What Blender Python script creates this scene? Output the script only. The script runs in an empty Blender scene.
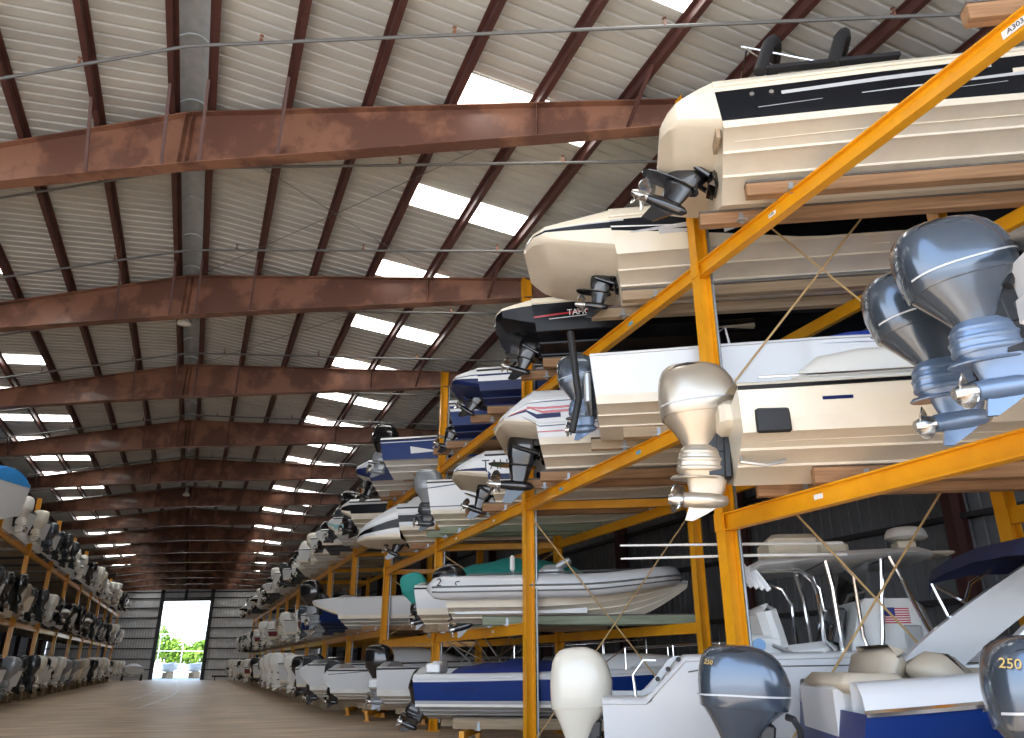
import bpy, math, random
from math import sin, cos, tan, pi, radians, sqrt, atan2
from mathutils import Vector, Matrix
random.seed(7)
SC = bpy.context.scene
COL = SC.collection

# ---------------------------------------------------------------- mesh kit
class MB:
    """collects shapes; build() links them as ONE mesh object"""
    def __init__(s): s.v, s.f, s.m = [], [], []
    def add(s, vs, fs, mi=0):
        o = len(s.v); s.v += [tuple(p) for p in vs]
        for i, f in enumerate(fs):
            s.f.append([o + k for k in f]); s.m.append(mi[i] if isinstance(mi, (list, tuple)) else mi)
        return s
    def box(s, c, d, mi=0, M=None, bev=0.0):
        x, y, z = d[0] / 2, d[1] / 2, d[2] / 2
        if bev:
            b = min(bev, x * .9, y * .9, z * .9)
            ring = lambda X, Y, Z: [(X - b, -Y, Z), (X, -Y + b, Z), (X, Y - b, Z), (X - b, Y, Z), (-X + b, Y, Z), (-X, Y - b, Z), (-X, -Y + b, Z), (-X + b, -Y, Z)]
            rs = [ring(x - b, y - b, -z), ring(x, y, -z + b), ring(x, y, z - b), ring(x - b, y - b, z)]
            P = lambda p: Vector(c) + (M @ Vector(p) if M else Vector(p))
            return s.loft([[P(p) for p in r] for r in rs], mi, True, True, True)
        vs = [Vector((i * x, j * y, k * z)) for i in (-1, 1) for j in (-1, 1) for k in (-1, 1)]
        if M: vs = [M @ p for p in vs]
        vs = [p + Vector(c) for p in vs]
        return s.add(vs, [(0, 1, 3, 2), (4, 6, 7, 5), (0, 4, 5, 1), (2, 3, 7, 6), (0, 2, 6, 4), (1, 5, 7, 3)], mi)
    def bar(s, a, b, w, h, mi=0, up=(0, 0, 1), bev=0.0):
        a, b = Vector(a), Vector(b); d = b - a; L = d.length; d.normalize()
        u = Vector(up); side = u.cross(d)
        if side.length < 1e-4: side = Vector((1, 0, 0)).cross(d)
        side.normalize(); u = d.cross(side)
        M = Matrix((d, side, u)).transposed()
        return s.box((a + b) / 2, (L, w, h), mi, M, bev)
    def ibar(s, a, b, w, h, t=.016, mi=0, up=(0, 0, 1)):
        a, b = Vector(a), Vector(b); d = (b - a).normalized(); u = Vector(up); side = u.cross(d).normalized(); u = d.cross(side)
        s.bar(a + u * (h / 2 - t / 2), b + u * (h / 2 - t / 2), w, t, mi, up)
        s.bar(a - u * (h / 2 - t / 2), b - u * (h / 2 - t / 2), w, t, mi, up)
        return s.bar(a, b, t, h - 2 * t, mi, up)
    def tube(s, pts, r, n=8, mi=0, closed=False, caps=True):
        P = [Vector(p) for p in pts]; rings = []; nrm = None
        for i, p in enumerate(P):
            if closed: t = P[(i + 1) % len(P)] - P[i - 1]
            else: t = P[min(i + 1, len(P) - 1)] - P[max(i - 1, 0)]
            t.normalize()
            if nrm is None:
                nrm = t.orthogonal().normalized()
            else:
                nrm = (nrm - t * nrm.dot(t))
                nrm = nrm.normalized() if nrm.length > 1e-6 else t.orthogonal().normalized()
            b = t.cross(nrm); rr = r[i] if isinstance(r, (list, tuple)) else r
            rings.append([p + (nrm * cos(2 * pi * k / n) + b * sin(2 * pi * k / n)) * rr for k in range(n)])
        if closed: rings.append(rings[0])
        return s.loft(rings, mi, True, caps and not closed, caps and not closed)
    def loft(s, rings, mi=0, closed=True, cap0=False, cap1=False):
        n = len(rings[0]); vs = [p for r in rings for p in r]; fs = []; ms = []
        for i in range(len(rings) - 1):
            for k in range(n if closed else n - 1):
                k2 = (k + 1) % n
                fs.append((i * n + k, i * n + k2, (i + 1) * n + k2, (i + 1) * n + k))
                ms.append(mi(i, k) if callable(mi) else mi)
        m0 = mi(0, 0) if callable(mi) else mi
        if cap0: fs.append(tuple(range(n))[::-1]); ms.append(m0)
        if cap1: fs.append(tuple((len(rings) - 1) * n + k for k in range(n))); ms.append(m0)
        return s.add(vs, fs, ms)
    def prism(s, poly, y0, y1, mi=0, ax='y'):
        """polygon in (x,z) pushed along y (or (x,y) along z)"""
        f = (lambda p, q: (p[0], q, p[1])) if ax == 'y' else (lambda p, q: (p[0], p[1], q))
        return s.loft([[f(p, y0) for p in poly], [f(p, y1) for p in poly]], mi, True, True, True)
    def ball(s, c, r, mi=0, n=10):
        rx, ry, rz = r if isinstance(r, (list, tuple)) else (r, r, r); c = Vector(c)
        return s.loft([[c + Vector((rx * sin(a) * cos(2 * pi * k / n), ry * sin(a) * sin(2 * pi * k / n), -rz * cos(a))) for k in range(n)] for a in [max(.02, min(pi - .02, pi * i / (n // 2 + 1))) for i in range(n // 2 + 2)]], mi, True, True, True)
    def xf(s, M):
        s.v = [tuple(M @ Vector(p)) for p in s.v]; return s
    def mesh(s, name, mats, ang=38):
        me = bpy.data.meshes.new(name); me.from_pydata(s.v, [], s.f); me.validate(clean_customdata=False)
        for m in mats: me.materials.append(MT[m] if isinstance(m, str) else m)
        if len(me.polygons) == len(s.m): me.polygons.foreach_set('material_index', s.m)
        import bmesh
        bm = bmesh.new(); bm.from_mesh(me)
        bmesh.ops.remove_doubles(bm, verts=bm.verts, dist=1e-5)
        bmesh.ops.recalc_face_normals(bm, faces=bm.faces); bm.to_mesh(me); bm.free()
        if ang:
            me.polygons.foreach_set('use_smooth', [True] * len(me.polygons)); me.set_sharp_from_angle(angle=radians(ang))
        me.update(); return me
    def build(s, name, mats, parent=None, ang=38, loc=None):
        o = bpy.data.objects.new(name, s.mesh(name, mats if isinstance(mats, (list, tuple)) else [mats], ang)); COL.objects.link(o)
        if parent: o.parent = parent
        if loc: o.location = loc
        return o

def obj(name, me, parent=None, loc=None, rot=None):
    o = bpy.data.objects.new(name, me); COL.objects.link(o)
    if parent: o.parent = parent
    if loc: o.location = loc
    if rot: o.rotation_euler = rot
    return o
def tag(o, label, cat, group=None):
    o['label'] = label; o['category'] = cat
    if group: o['group'] = group
    return o
def struct(o): o['kind'] = 'structure'; return o
def empty(name, loc=(0, 0, 0), rz=0, ry=0):
    o = bpy.data.objects.new(name, None); COL.objects.link(o); o.location = loc; o.rotation_euler = (0, ry, rz); o.empty_display_size = .2
    return o
def copy_tree(o, parent=None):
    c = o.copy(); COL.objects.link(c)
    if parent:
        c.parent = parent; c.matrix_parent_inverse = o.matrix_parent_inverse.copy()
    for ch in list(o.children): copy_tree(ch, c)
    return c
ORD = ['first', 'second', 'third', 'fourth', 'fifth', 'sixth', 'seventh', 'eighth', 'ninth', 'tenth', 'eleventh', 'twelfth', 'thirteenth', 'fourteenth', 'fifteenth', 'sixteenth', 'seventeenth', 'eighteenth', 'nineteenth', 'twentieth', 'twenty-first', 'twenty-second', 'twenty-third', 'twenty-fourth', 'twenty-fifth', 'twenty-sixth', 'twenty-seventh', 'twenty-eighth', 'twenty-ninth', 'thirtieth']

# ---------------------------------------------------------------- materials
MT = {}
def mat(name, col, rough=.5, metal=0., coat=0., noise=None, scale=4., bump=0., stretch=(1, 1, 1), emit=0., alpha=1., trans=0., spec=None, det=5., ramp=(.32, .68)):
    m = bpy.data.materials.new(name); m.use_nodes = True; nt = m.node_tree; b = nt.nodes['Principled BSDF']
    I = b.inputs
    I['Base Color'].default_value = (*col, 1); I['Roughness'].default_value = rough; I['Metallic'].default_value = metal
    I['Coat Weight'].default_value = coat; I['Coat Roughness'].default_value = .06
    if spec is not None: I['Specular IOR Level'].default_value = spec
    if emit:
        I['Emission Color'].default_value = (*col, 1); I['Emission Strength'].default_value = emit
    if trans: I['Transmission Weight'].default_value = trans
    if alpha < 1: I['Alpha'].default_value = alpha
    if noise or bump:
        tc = nt.nodes.new('ShaderNodeTexCoord'); mp = nt.nodes.new('ShaderNodeMapping'); nz = nt.nodes.new('ShaderNodeTexNoise')
        mp.inputs['Scale'].default_value = stretch; nz.inputs['Scale'].default_value = scale; nz.inputs['Detail'].default_value = det; nz.inputs['Roughness'].default_value = .6
        nt.links.new(tc.outputs['Object'], mp.inputs[0]); nt.links.new(mp.outputs[0], nz.inputs['Vector'])
        if noise:
            cr = nt.nodes.new('ShaderNodeValToRGB'); e = cr.color_ramp.elements
            e[0].position, e[1].position = ramp; e[0].color = (*col, 1); e[1].color = (*noise, 1)
            nt.links.new(nz.outputs['Fac'], cr.inputs[0]); nt.links.new(cr.outputs[0], I['Base Color'])
        if bump:
            bp = nt.nodes.new('ShaderNodeBump'); bp.inputs['Strength'].default_value = bump; bp.inputs['Distance'].default_value = .02
            nt.links.new(nz.outputs['Fac'], bp.inputs['Height']); nt.links.new(bp.outputs[0], I['Normal'])
    MT[name] = m; return m
mat('white', (.62, .63, .635), .28, coat=.5); mat('cream', (.78, .71, .57), .32, coat=.4, noise=(.74, .67, .53), scale=1.5)
mat('bottom_cream', (.76, .69, .56), .45, noise=(.69, .62, .50), scale=2.5); mat('bottom_white', (.74, .73, .69), .45, noise=(.64, .62, .57), scale=2.5)
mat('liner', (.70, .68, .62), .5); mat('gelblack', (.005, .0055, .008), .22, spec=.22); mat('navy', (.006, .016, .085), .3, spec=.2)
mat('blue', (.005, .025, .14), .3, spec=.2); mat('skyblue', (.05, .25, .55), .3, coat=.3); mat('teal', (.02, .24, .21), .75, noise=(.03, .30, .26))
mat('aqua', (.25, .50, .52), .3, coat=.5); mat('red', (.42, .02, .025), .25, coat=.6); mat('maroon', (.16, .02, .03), .3, coat=.4); mat('silver', (.50, .51, .52), .3, coat=.5)
mat('grey_hull', (.34, .35, .36), .3, coat=.5); mat('rubber', (.015, .015, .016), .55); mat('black_plastic', (.012, .012, .014), .35)
mat('engine_black', (.008, .008, .01), .16, coat=.7); mat('engine_graphite', (.03, .034, .04), .25, coat=.6); mat('engine_white', (.78, .77, .73), .22, coat=.6)
mat('engine_steel', (.075, .098, .13), .22, metal=.5, coat=.8); mat('engine_gold', (.46, .40, .32), .3, metal=.6, coat=.5); mat('engine_grey', (.26, .28, .30), .3, metal=.3, coat=.5)
mat('engine_steel_leg', (.13, .19, .29), .32, metal=.45, coat=.5); mat('engine_cream', (.72, .68, .58), .25, coat=.5)
mat('chrome', (.78, .78, .78), .12, metal=1.); mat('prop', (.55, .53, .50), .25, metal=1.); mat('aluminium', (.55, .56, .57), .4, metal=.8)
mat('tan', (.55, .48, .37), .6, noise=(.48, .41, .31)); mat('vinyl_white', (.74, .74, .72), .5); mat('canvas_navy', (.006, .010, .045), .8, noise=(.009, .014, .06))
mat('canvas_blue', (.008, .022, .15), .7, noise=(.012, .03, .19)); mat('canvas_royal', (.015, .07, .50), .6); mat('canvas_sky', (.02, .20, .55), .6, noise=(.03, .26, .62)); mat('canvas_black', (.012, .012, .014), .8); mat('canvas_grey', (.22, .22, .22), .85)
mat('glass', (.06, .08, .09), .05, trans=.55, coat=.3); mat('decal_gold', (.55, .38, .12), .4); mat('decal_dark', (.03, .03, .035), .4); mat('decal_white', (.8, .8, .8), .4)
mat('yellow', (.80, .36, .005), .42, noise=(.70, .29, .004), scale=2.2, coat=.15); mat('galv', (.40, .43, .45), .45, metal=.6, noise=(.30, .33, .36), scale=6)
mat('wood', (.42, .24, .12), .75, noise=(.24, .125, .06), scale=3, stretch=(.35, 6, 6), bump=.3); mat('wood_pale', (.45, .34, .22), .8, noise=(.30, .22, .14), scale=3, stretch=(.35, 6, 6))
mat('wood_green', (.30, .34, .24), .8, noise=(.20, .22, .15), scale=3, stretch=(.35, 6, 6)); mat('carpet', (.16, .145, .13), .95, noise=(.10, .09, .085), scale=40)
mat('rust', (.12, .049, .030), .55, noise=(.225, .10, .058), scale=1.1, det=8, coat=.1, ramp=(.46, .56)); mat('purlin', (.060, .020, .017), .5, noise=(.088, .032, .025), scale=2)
mat('column', (.055, .016, .014), .6); mat('girt', (.03, .028, .03), .6); mat('steel_dark', (.045, .05, .055), .5, metal=.3)
mat('pipe', (.12, .12, .115), .5); mat('rod', (.50, .33, .14), .6); mat('cable', (.10, .10, .10), .6)
mat('skylight', (1., .99, .95), .5, emit=4.2)
mat('lamp_glass', (.75, .76, .74), .2, coat=.5); mat('label_white', (.82, .82, .80), .5); mat('label_blue', (.12, .38, .60), .5)
mat('leaf', (.10, .22, .02), .7, noise=(.22, .34, .03), scale=6); mat('ground_out', (.52, .50, .46), .9, noise=(.45, .43, .39), scale=.4); mat('fence', (.6, .6, .6), .6)
mat('flag_red', (.5, .03, .05), .6); mat('flag_blue', (.02, .04, .22), .6); mat('tyre', (.02, .02, .02), .8)
# ---------------------------------------------------------------- layout of the shed (metres; Y down the aisle, X right, Z up)
S = .561; NS = sqrt(1 + S * S)
U = Vector((1, -S, 0)) / NS; V = Vector((S, 1, 0)) / NS          # frames and boats stand askew to the aisle
HEAD = atan2(-S, 1)
XF, Y1, DY = 6.14, 8.11, 6.51
XL = -7.6; XR, ZR, GR = -1.22, 10.69, .093
XW, XWL = 13.75, -16.2
V0 = V.dot(Vector((XF, Y1, 0))); DV = DY * V.y
NB = 14                                                        # frame index of the end wall
def fy(k, x): return Y1 + k * DY - S * (x - XF)                 # Y of frame k at x
def lane(b, f): return V0 + DV * (b - 1 + f)
def uvz(u, v, z): return U * u + V * v + Vector((0, 0, z))
def zroof(x): return ZR - GR * abs(x - XR)

mat('flashing', (.46, .50, .52), .4, metal=.2, noise=(.36, .40, .43), scale=5)
mat('roofing', (.47, .465, .43), .42, metal=.0, noise=(.36, .355, .33), scale=1.2, det=8, stretch=(.25, 1, 1))
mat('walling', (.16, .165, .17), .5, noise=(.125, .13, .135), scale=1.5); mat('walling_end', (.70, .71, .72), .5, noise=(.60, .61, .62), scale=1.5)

# floor: worn concrete
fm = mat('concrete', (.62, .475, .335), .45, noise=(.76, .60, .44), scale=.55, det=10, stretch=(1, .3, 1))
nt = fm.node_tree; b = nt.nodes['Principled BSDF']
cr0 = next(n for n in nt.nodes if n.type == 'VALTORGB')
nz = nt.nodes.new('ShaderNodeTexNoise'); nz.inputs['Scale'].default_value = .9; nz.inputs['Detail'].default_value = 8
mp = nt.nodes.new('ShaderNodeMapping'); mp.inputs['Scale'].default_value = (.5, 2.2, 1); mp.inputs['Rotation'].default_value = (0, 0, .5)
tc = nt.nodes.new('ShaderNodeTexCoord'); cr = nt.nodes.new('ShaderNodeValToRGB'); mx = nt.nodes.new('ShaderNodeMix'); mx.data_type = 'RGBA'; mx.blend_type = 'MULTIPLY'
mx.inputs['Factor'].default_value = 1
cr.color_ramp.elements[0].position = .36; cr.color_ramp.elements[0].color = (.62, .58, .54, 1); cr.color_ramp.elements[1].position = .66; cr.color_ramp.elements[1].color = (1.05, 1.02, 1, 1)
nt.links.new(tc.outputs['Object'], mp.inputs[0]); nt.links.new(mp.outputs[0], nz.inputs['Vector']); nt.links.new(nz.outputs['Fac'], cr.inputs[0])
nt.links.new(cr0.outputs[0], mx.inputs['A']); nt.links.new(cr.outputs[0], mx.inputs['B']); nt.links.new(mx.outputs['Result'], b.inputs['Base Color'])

KN = -2.0                                                       # the open end of the shed, behind the camera
def quad_skew(x0, x1, k0, k1, z, name, m):
    return struct(MB().add([(x0, fy(k0, x0), z), (x1, fy(k0, x1), z), (x1, fy(k1, x1), z), (x0, fy(k1, x0), z)], [(0, 1, 2, 3)]).build(name, m, None, 0))
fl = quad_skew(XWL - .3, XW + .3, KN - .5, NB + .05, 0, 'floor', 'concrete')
g = MB().box((0, 60, -.06), (700, 700, .1)); struct(g.build('ground', 'ground_out', None, 0))
# wet drag mark across the floor towards the door
mat('paint_mark', (.80, .79, .76), .5)
def streak(pts, w, name):
    m = MB(); L = []
    for i, (x, y) in enumerate(pts):
        a, c = Vector(pts[max(0, i - 1)]), Vector(pts[min(len(pts) - 1, i + 1)]); n = (c - a).normalized(); n = Vector((-n.y, n.x)) * w * (.35 + .65 * sin(pi * (i + .5) / len(pts))) * (.7 + .6 * random.random())
        L.append([(x - n.x, y - n.y, .004), (x + n.x, y + n.y, .004)])
    struct(m.loft(L, 0, False).build(name, 'paint_mark', None, 0))
streak([(-.62, 84), (-.75, 78), (-.45, 72), (-.30, 66), (-.35, 60), (-.5, 55), (-.62, 50), (-.85, 46), (-1.15, 42), (-1.35, 39.5), (-1.5, 37.5), (-1.62, 36)], .10, 'floor_mark.001')
streak([(-1.6, 62), (-1.75, 58), (-1.95, 54), (-2.1, 50), (-2.3, 47), (-2.45, 44.5)], .06, 'floor_mark.002')
# corrugated roof: ribs run down the slope, one sheet each side of the ridge
def roof(side, name):
    xe = (XW + .4) if side > 0 else (XWL - .4); r0, r1 = XR + side * .22, xe
    prof = [(0, 0), (.150, 0), (.165, .034), (.212, .034), (.226, 0)]; P = .25
    y0, y1 = fy(KN, xe if side > 0 else XR) - 1, fy(NB, XWL if side < 0 else XR) + 1
    if side < 0: y0 = fy(KN, XR) - 1
    m = MB(); n = int((y1 - y0) / P); A = []
    for i in range(n):
        for (dy, dz) in prof: A.append((y0 + i * P + dy, dz))
    top = [(r0, y, zroof(r0) + .2 + dz) for y, dz in A]; bot = [(r1, y, zroof(r1) + .2 + dz) for y, dz in A]
    m.loft([top, bot], 0, False); return struct(m.build(name, 'roofing', None, 0))
roof(1, 'ceiling_right'); roof(-1, 'ceiling_left')
# ridge flashing between the ridge purlins, with a rolled band every few metres
m = MB(); ys, ye = fy(KN, XR), fy(NB, XR)
m.loft([[(XR - .30, y, ZR + .16), (XR - .16, y, ZR + .27), (XR - .1, y, ZR + .33), (XR, y, ZR + .345), (XR + .1, y, ZR + .33), (XR + .16, y, ZR + .27), (XR + .30, y, ZR + .16)] for y in (ys, ye)], 0, False)
for i in range(int((ye - ys) / 1.63)):
    y = ys + i * 1.63
    m.tube([(XR - .24, y, ZR + .17), (XR - .12, y, ZR + .27), (XR, y, ZR + .30), (XR + .12, y, ZR + .27), (XR + .24, y, ZR + .17)], .018, 6)
struct(m.build('trim_1', 'flashing'))
# translucent roof lights
wn = 1
for side in (1, -1):
    for i in range(-1, 30):
        y = 9.32 + i * 3.255 + (.05 if side < 0 else 0)
        for (a, c) in ((4.10, 5.31), (5.38, 6.60)):
            x0, x1 = XR + side * a, XR + side * c
            if y + .8 > fy(NB, max(x0, x1)) - .3: continue
            zz = lambda x: zroof(x) + .185
            mm = MB().add([(x0, y, zz(x0)), (x1, y, zz(x1)), (x1, y + .77, zz(x1)), (x0, y + .77, zz(x0)), (x0, y, zz(x0) + .008), (x1, y, zz(x1) + .008), (x1, y + .77, zz(x1) + .008), (x0, y + .77, zz(x0) + .008)],
                          [(0, 1, 2, 3), (4, 5, 6, 7), (0, 1, 5, 4), (2, 3, 7, 6), (1, 2, 6, 5), (0, 3, 7, 4)])
            struct(mm.build('window_%d' % wn, 'skylight', None, 0)); wn += 1
# purlins: Z sections running the length of the shed
PO = [.30, 1.53, 2.80, 4.07, 5.35, 6.62, 7.90, 9.17, 10.45, 11.72, 13.0, 14.3]
for side in (-1, 1):
    for i, d in enumerate(PO):
        x = XR + side * d; z = zroof(x) + .02
        a, c = (x, fy(KN, x), z + .085), (x, fy(NB, x) - .1, z + .085)
        m = MB().bar(a, c, .016, .19)
        m.bar((x + .035 * side, a[1], z + .007), (x + .035 * side, c[1], z + .007), .10, .016)
        m.bar((x - .035 * side, a[1], z + .165), (x - .035 * side, c[1], z + .165), .084, .014)
        o = m.build('roof_purlin', 'purlin', None, 0)
        tag(o, 'dark red steel purlin under the roof sheets, %s to the %s of the ridge' % (ORD[i], 'right' if side > 0 else 'left'), 'purlin', 'roof purlins')
# rafters: tapered I beams, one on every frame
RO = .10
def rafter(k):
    ks = [XWL + .25, XR - 9, XR - 4.5, XR, XR + 4.5, XR + 9, XW - .3]; m = MB()
    P = lambda x, z, dv: Vector((x, fy(k, x) + RO, z)) + V * dv
    zt = lambda x: zroof(x) ; zb = lambda x: 9.60 - .0135 * abs(x - XR) - (0.0 if abs(x - XR) < 9 else -.0)
    w = .125
    for (zf, sgn) in ((zt, -1), (zb, 1)):
        m.loft([[P(x, zf(x), -w), P(x, zf(x), w), P(x, zf(x) + sgn * .022, w), P(x, zf(x) + sgn * .022, -w)] for x in ks], 0, True, True, True)
    m.loft([[P(x, zb(x) + .02, -.007), P(x, zt(x) - .02, -.007), P(x, zt(x) - .02, .007), P(x, zb(x) + .02, .007)] for x in ks], 0, True, True, True)
    for x in (XR - 8, XR - .06, XR + .06, XR + 5.35):               # stiffener and splice plates
        m.loft([[P(x, z, -w * .95), P(x + .012, z, -w * .95), P(x + .012, z, 0), P(x, z, 0)] for z in (zb(x) + .02, zt(x) - .02)], 0, True, True, True)
    o = m.build('roof_rafter', 'rust', None, 0)
    tag(o, 'rust brown tapered steel rafter spanning the shed roof, %s from the camera' % ORD[k], 'rafter', 'roof rafters')
    for d in (-6.62, -1.53, -.30, .30, 1.53, 6.62):                 # flange braces up to the purlins
        x = XR + d
        MB().bar(P(x, zb(x) + .03, -.11), P(x, zroof(x) + .03, -.11) + Vector((0, -.8, 0)), .05, .05).build('flange_brace', 'purlin', o, 0)
for k in range(0, NB): rafter(k)
# side walls with columns and girts
def side_wall(x, side, name, mname):
    m = MB(); P = .30; y0, y1 = fy(KN, x), fy(NB, x); n = int((y1 - y0) / P); A = []
    for i in range(n):
        for dy, dx in ((0, 0), (.2, 0), (.215, .035), (.27, .035), (.285, 0)): A.append((y0 + i * P + dy, dx * side))
    m.loft([[(x + dx, y, 0) for y, dx in A], [(x + dx, y, zroof(x) + .2) for y, dx in A]], 0, False)
    struct(m.build(name, mname, None, 0))
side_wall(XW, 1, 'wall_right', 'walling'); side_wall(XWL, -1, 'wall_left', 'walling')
tn = 2
for x, side in ((XW, 1), (XWL, -1)):
    for z in (1.2, 2.75, 4.3, 5.8, 7.3, 8.6):
        xx = x - side * .1
        struct(MB().bar((xx, fy(KN, xx), z), (xx, fy(NB, xx), z), .2, .10).build('trim_%d' % tn, 'girt', None, 0)); tn += 1
    for k in range(-1, NB):
        xx = x - side * .32
        mm = MB().ibar((xx, fy(k, xx) + RO, 0), (xx, fy(k, xx) + RO, zroof(xx) - .05), .22, .38, .02, 0, up=(1, 0, 0))
        struct(mm.build('column_%d' % tn, 'column', None, 0)); tn += 1
# end wall with the tall opening
KB = NB - .0
DX0, DX1, DZ = -3.66, 1.58, 8.75
def wall_piece(x0, x1, z0, z1f, name):
    m = MB(); n = max(2, int((x1 - x0) / .3)); A = []
    for i in range(n + 1):
        xx = x0 + (x1 - x0) * i / n
        for dx, dv in ((0, 0), (.16, 0), (.18, .03), (.25, .03), (.27, 0)):
            if xx + dx <= x1 + 1e-4: A.append((xx + dx, dv))
    q = lambda x, z, dv: Vector((x, fy(KB, x), z)) + V * dv
    m.loft([[q(x, z0, dv) for x, dv in A], [q(x, z1f(x), dv) for x, dv in A]], 0, False)
    return struct(m.build(name, 'walling_end', None, 0))
ztop = lambda x: zroof(x) + .22
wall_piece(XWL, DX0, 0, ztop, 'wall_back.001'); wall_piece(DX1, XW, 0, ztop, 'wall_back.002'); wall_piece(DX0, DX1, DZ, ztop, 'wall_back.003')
for z in (1.1, 2.25, 3.4, 4.55, 5.7, 6.85, 8.0, 9.1, 9.8):
    for x0, x1 in ((XWL, DX0), (DX1, XW)) if z < DZ else ((XWL, XW),):
        q = lambda x: Vector((x, fy(KB, x), z)) - V * .1
        struct(MB().bar(q(x0), q(x1), .18, .12).build('trim_%d' % tn, 'girt', None, 0)); tn += 1
m = MB()
for x in (DX0 - .18, DX1 + .18):
    p = Vector((x, fy(KB, x), 0)) - V * .18; m.ibar(p, p + Vector((0, 0, zroof(x))), .3, .42, .025, 0, up=(1, 0, 0))
p, q = Vector((DX0, fy(KB, DX0), DZ + .1)) - V * .18, Vector((DX1, fy(KB, DX1), DZ + .1)) - V * .18; m.bar(p, q, .3, .2)
struct(m.build('door_1', 'steel_dark', None, 0))
for x in (-9.5, 7.4, -1.2):
    p = Vector((x, fy(KB, x), 0 if x != -1.2 else DZ)) - V * .2
    struct(MB().ibar(p, Vector((p.x, p.y, zroof(x))), .22, .34, .02, 0, up=(1, 0, 0)).build('column_%d' % tn, 'steel_dark', None, 0)); tn += 1
# sprinkler pipes on the frames' skew
for i in range(-1, 27):
    yf = Y1 + 1.12 + i * 3.255; m = MB(); pts = []
    P = lambda x: Vector((x, yf - S * (x - XF), zroof(x) - .42))
    xs = (XWL + .5, XR, XW - .5)
    if P(xs[0]).y > fy(NB, xs[0]) - .5: continue
    m.tube([P(x) for x in xs], .026, 7)
    o = m.build('sprinkler_pipe', 'pipe')
    tag(o, 'grey sprinkler pipe hung below the roof purlins, %s from the camera' % ORD[i + 1], 'pipe', 'sprinkler pipes')
    if i < 14:
        for d in range(-4, 6):
            x = XR + 1.0 + d * 2.55; p = P(x)
            if XWL < x < XW: MB().tube([p, p + Vector((0, 0, .07))], .03, 6).tube([p + Vector((0, 0, .07)), p + Vector((0, 0, .13)), p + Vector((0, 0, .14))], [.012, .014, .035], 6).build('sprinkler_head', 'rust', o)
# high-bay lamps under the ridge
for i in range(4):
    y = 8.55 + i * 11.85
    o = empty('high_bay_lamp', (XR - .08, y, zroof(XR) - .62)); tag(o, 'round prismatic high-bay lamp hanging from the ridge, %s from the camera' % ORD[i], 'lamp', 'high-bay lamps')
    prof = [(.06, .18), (.09, .15), (.13, .10), (.18, .04), (.19, 0), (.18, -.03), (.13, -.05), (.02, -.06)]
    MB().loft([[(r * cos(2 * pi * k / 24), r * sin(2 * pi * k / 24), z) for k in range(24)] for r, z in prof], 0, True, False, True).build('lamp_shade', 'lamp_glass', o)
    MB().tube([(0, 0, .18), (0, 0, .40)], .075, 14).build('ballast_housing', 'aluminium', o)
    MB().tube([(0, 0, .4), (0, 0, .80)], .012, 6).build('hanger_rod', 'galv', o)
# thin roof bracing rods
for i, (xa, ka, xb, kb) in enumerate([(XR + .3, .95, XR + 5.35, .08), (XR + 5.35, .95, XR + .3, .08), (XR + .3, 1.95, XR + 5.35, 1.08)]):
    a, b_ = Vector((xa, fy(ka, xa), zroof(xa) - .1)), Vector((xb, fy(kb, xb), zroof(xb) - .1))
    o = MB().tube([a, b_], .008, 5).build('bracing_rod', 'pipe')
    tag(o, ['thin roof bracing rod rising left to right before the first rafter', 'thin roof bracing rod falling left to right before the first rafter', 'thin roof bracing rod behind the first rafter'][i], 'bracing rod', 'roof bracing rods')
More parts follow.
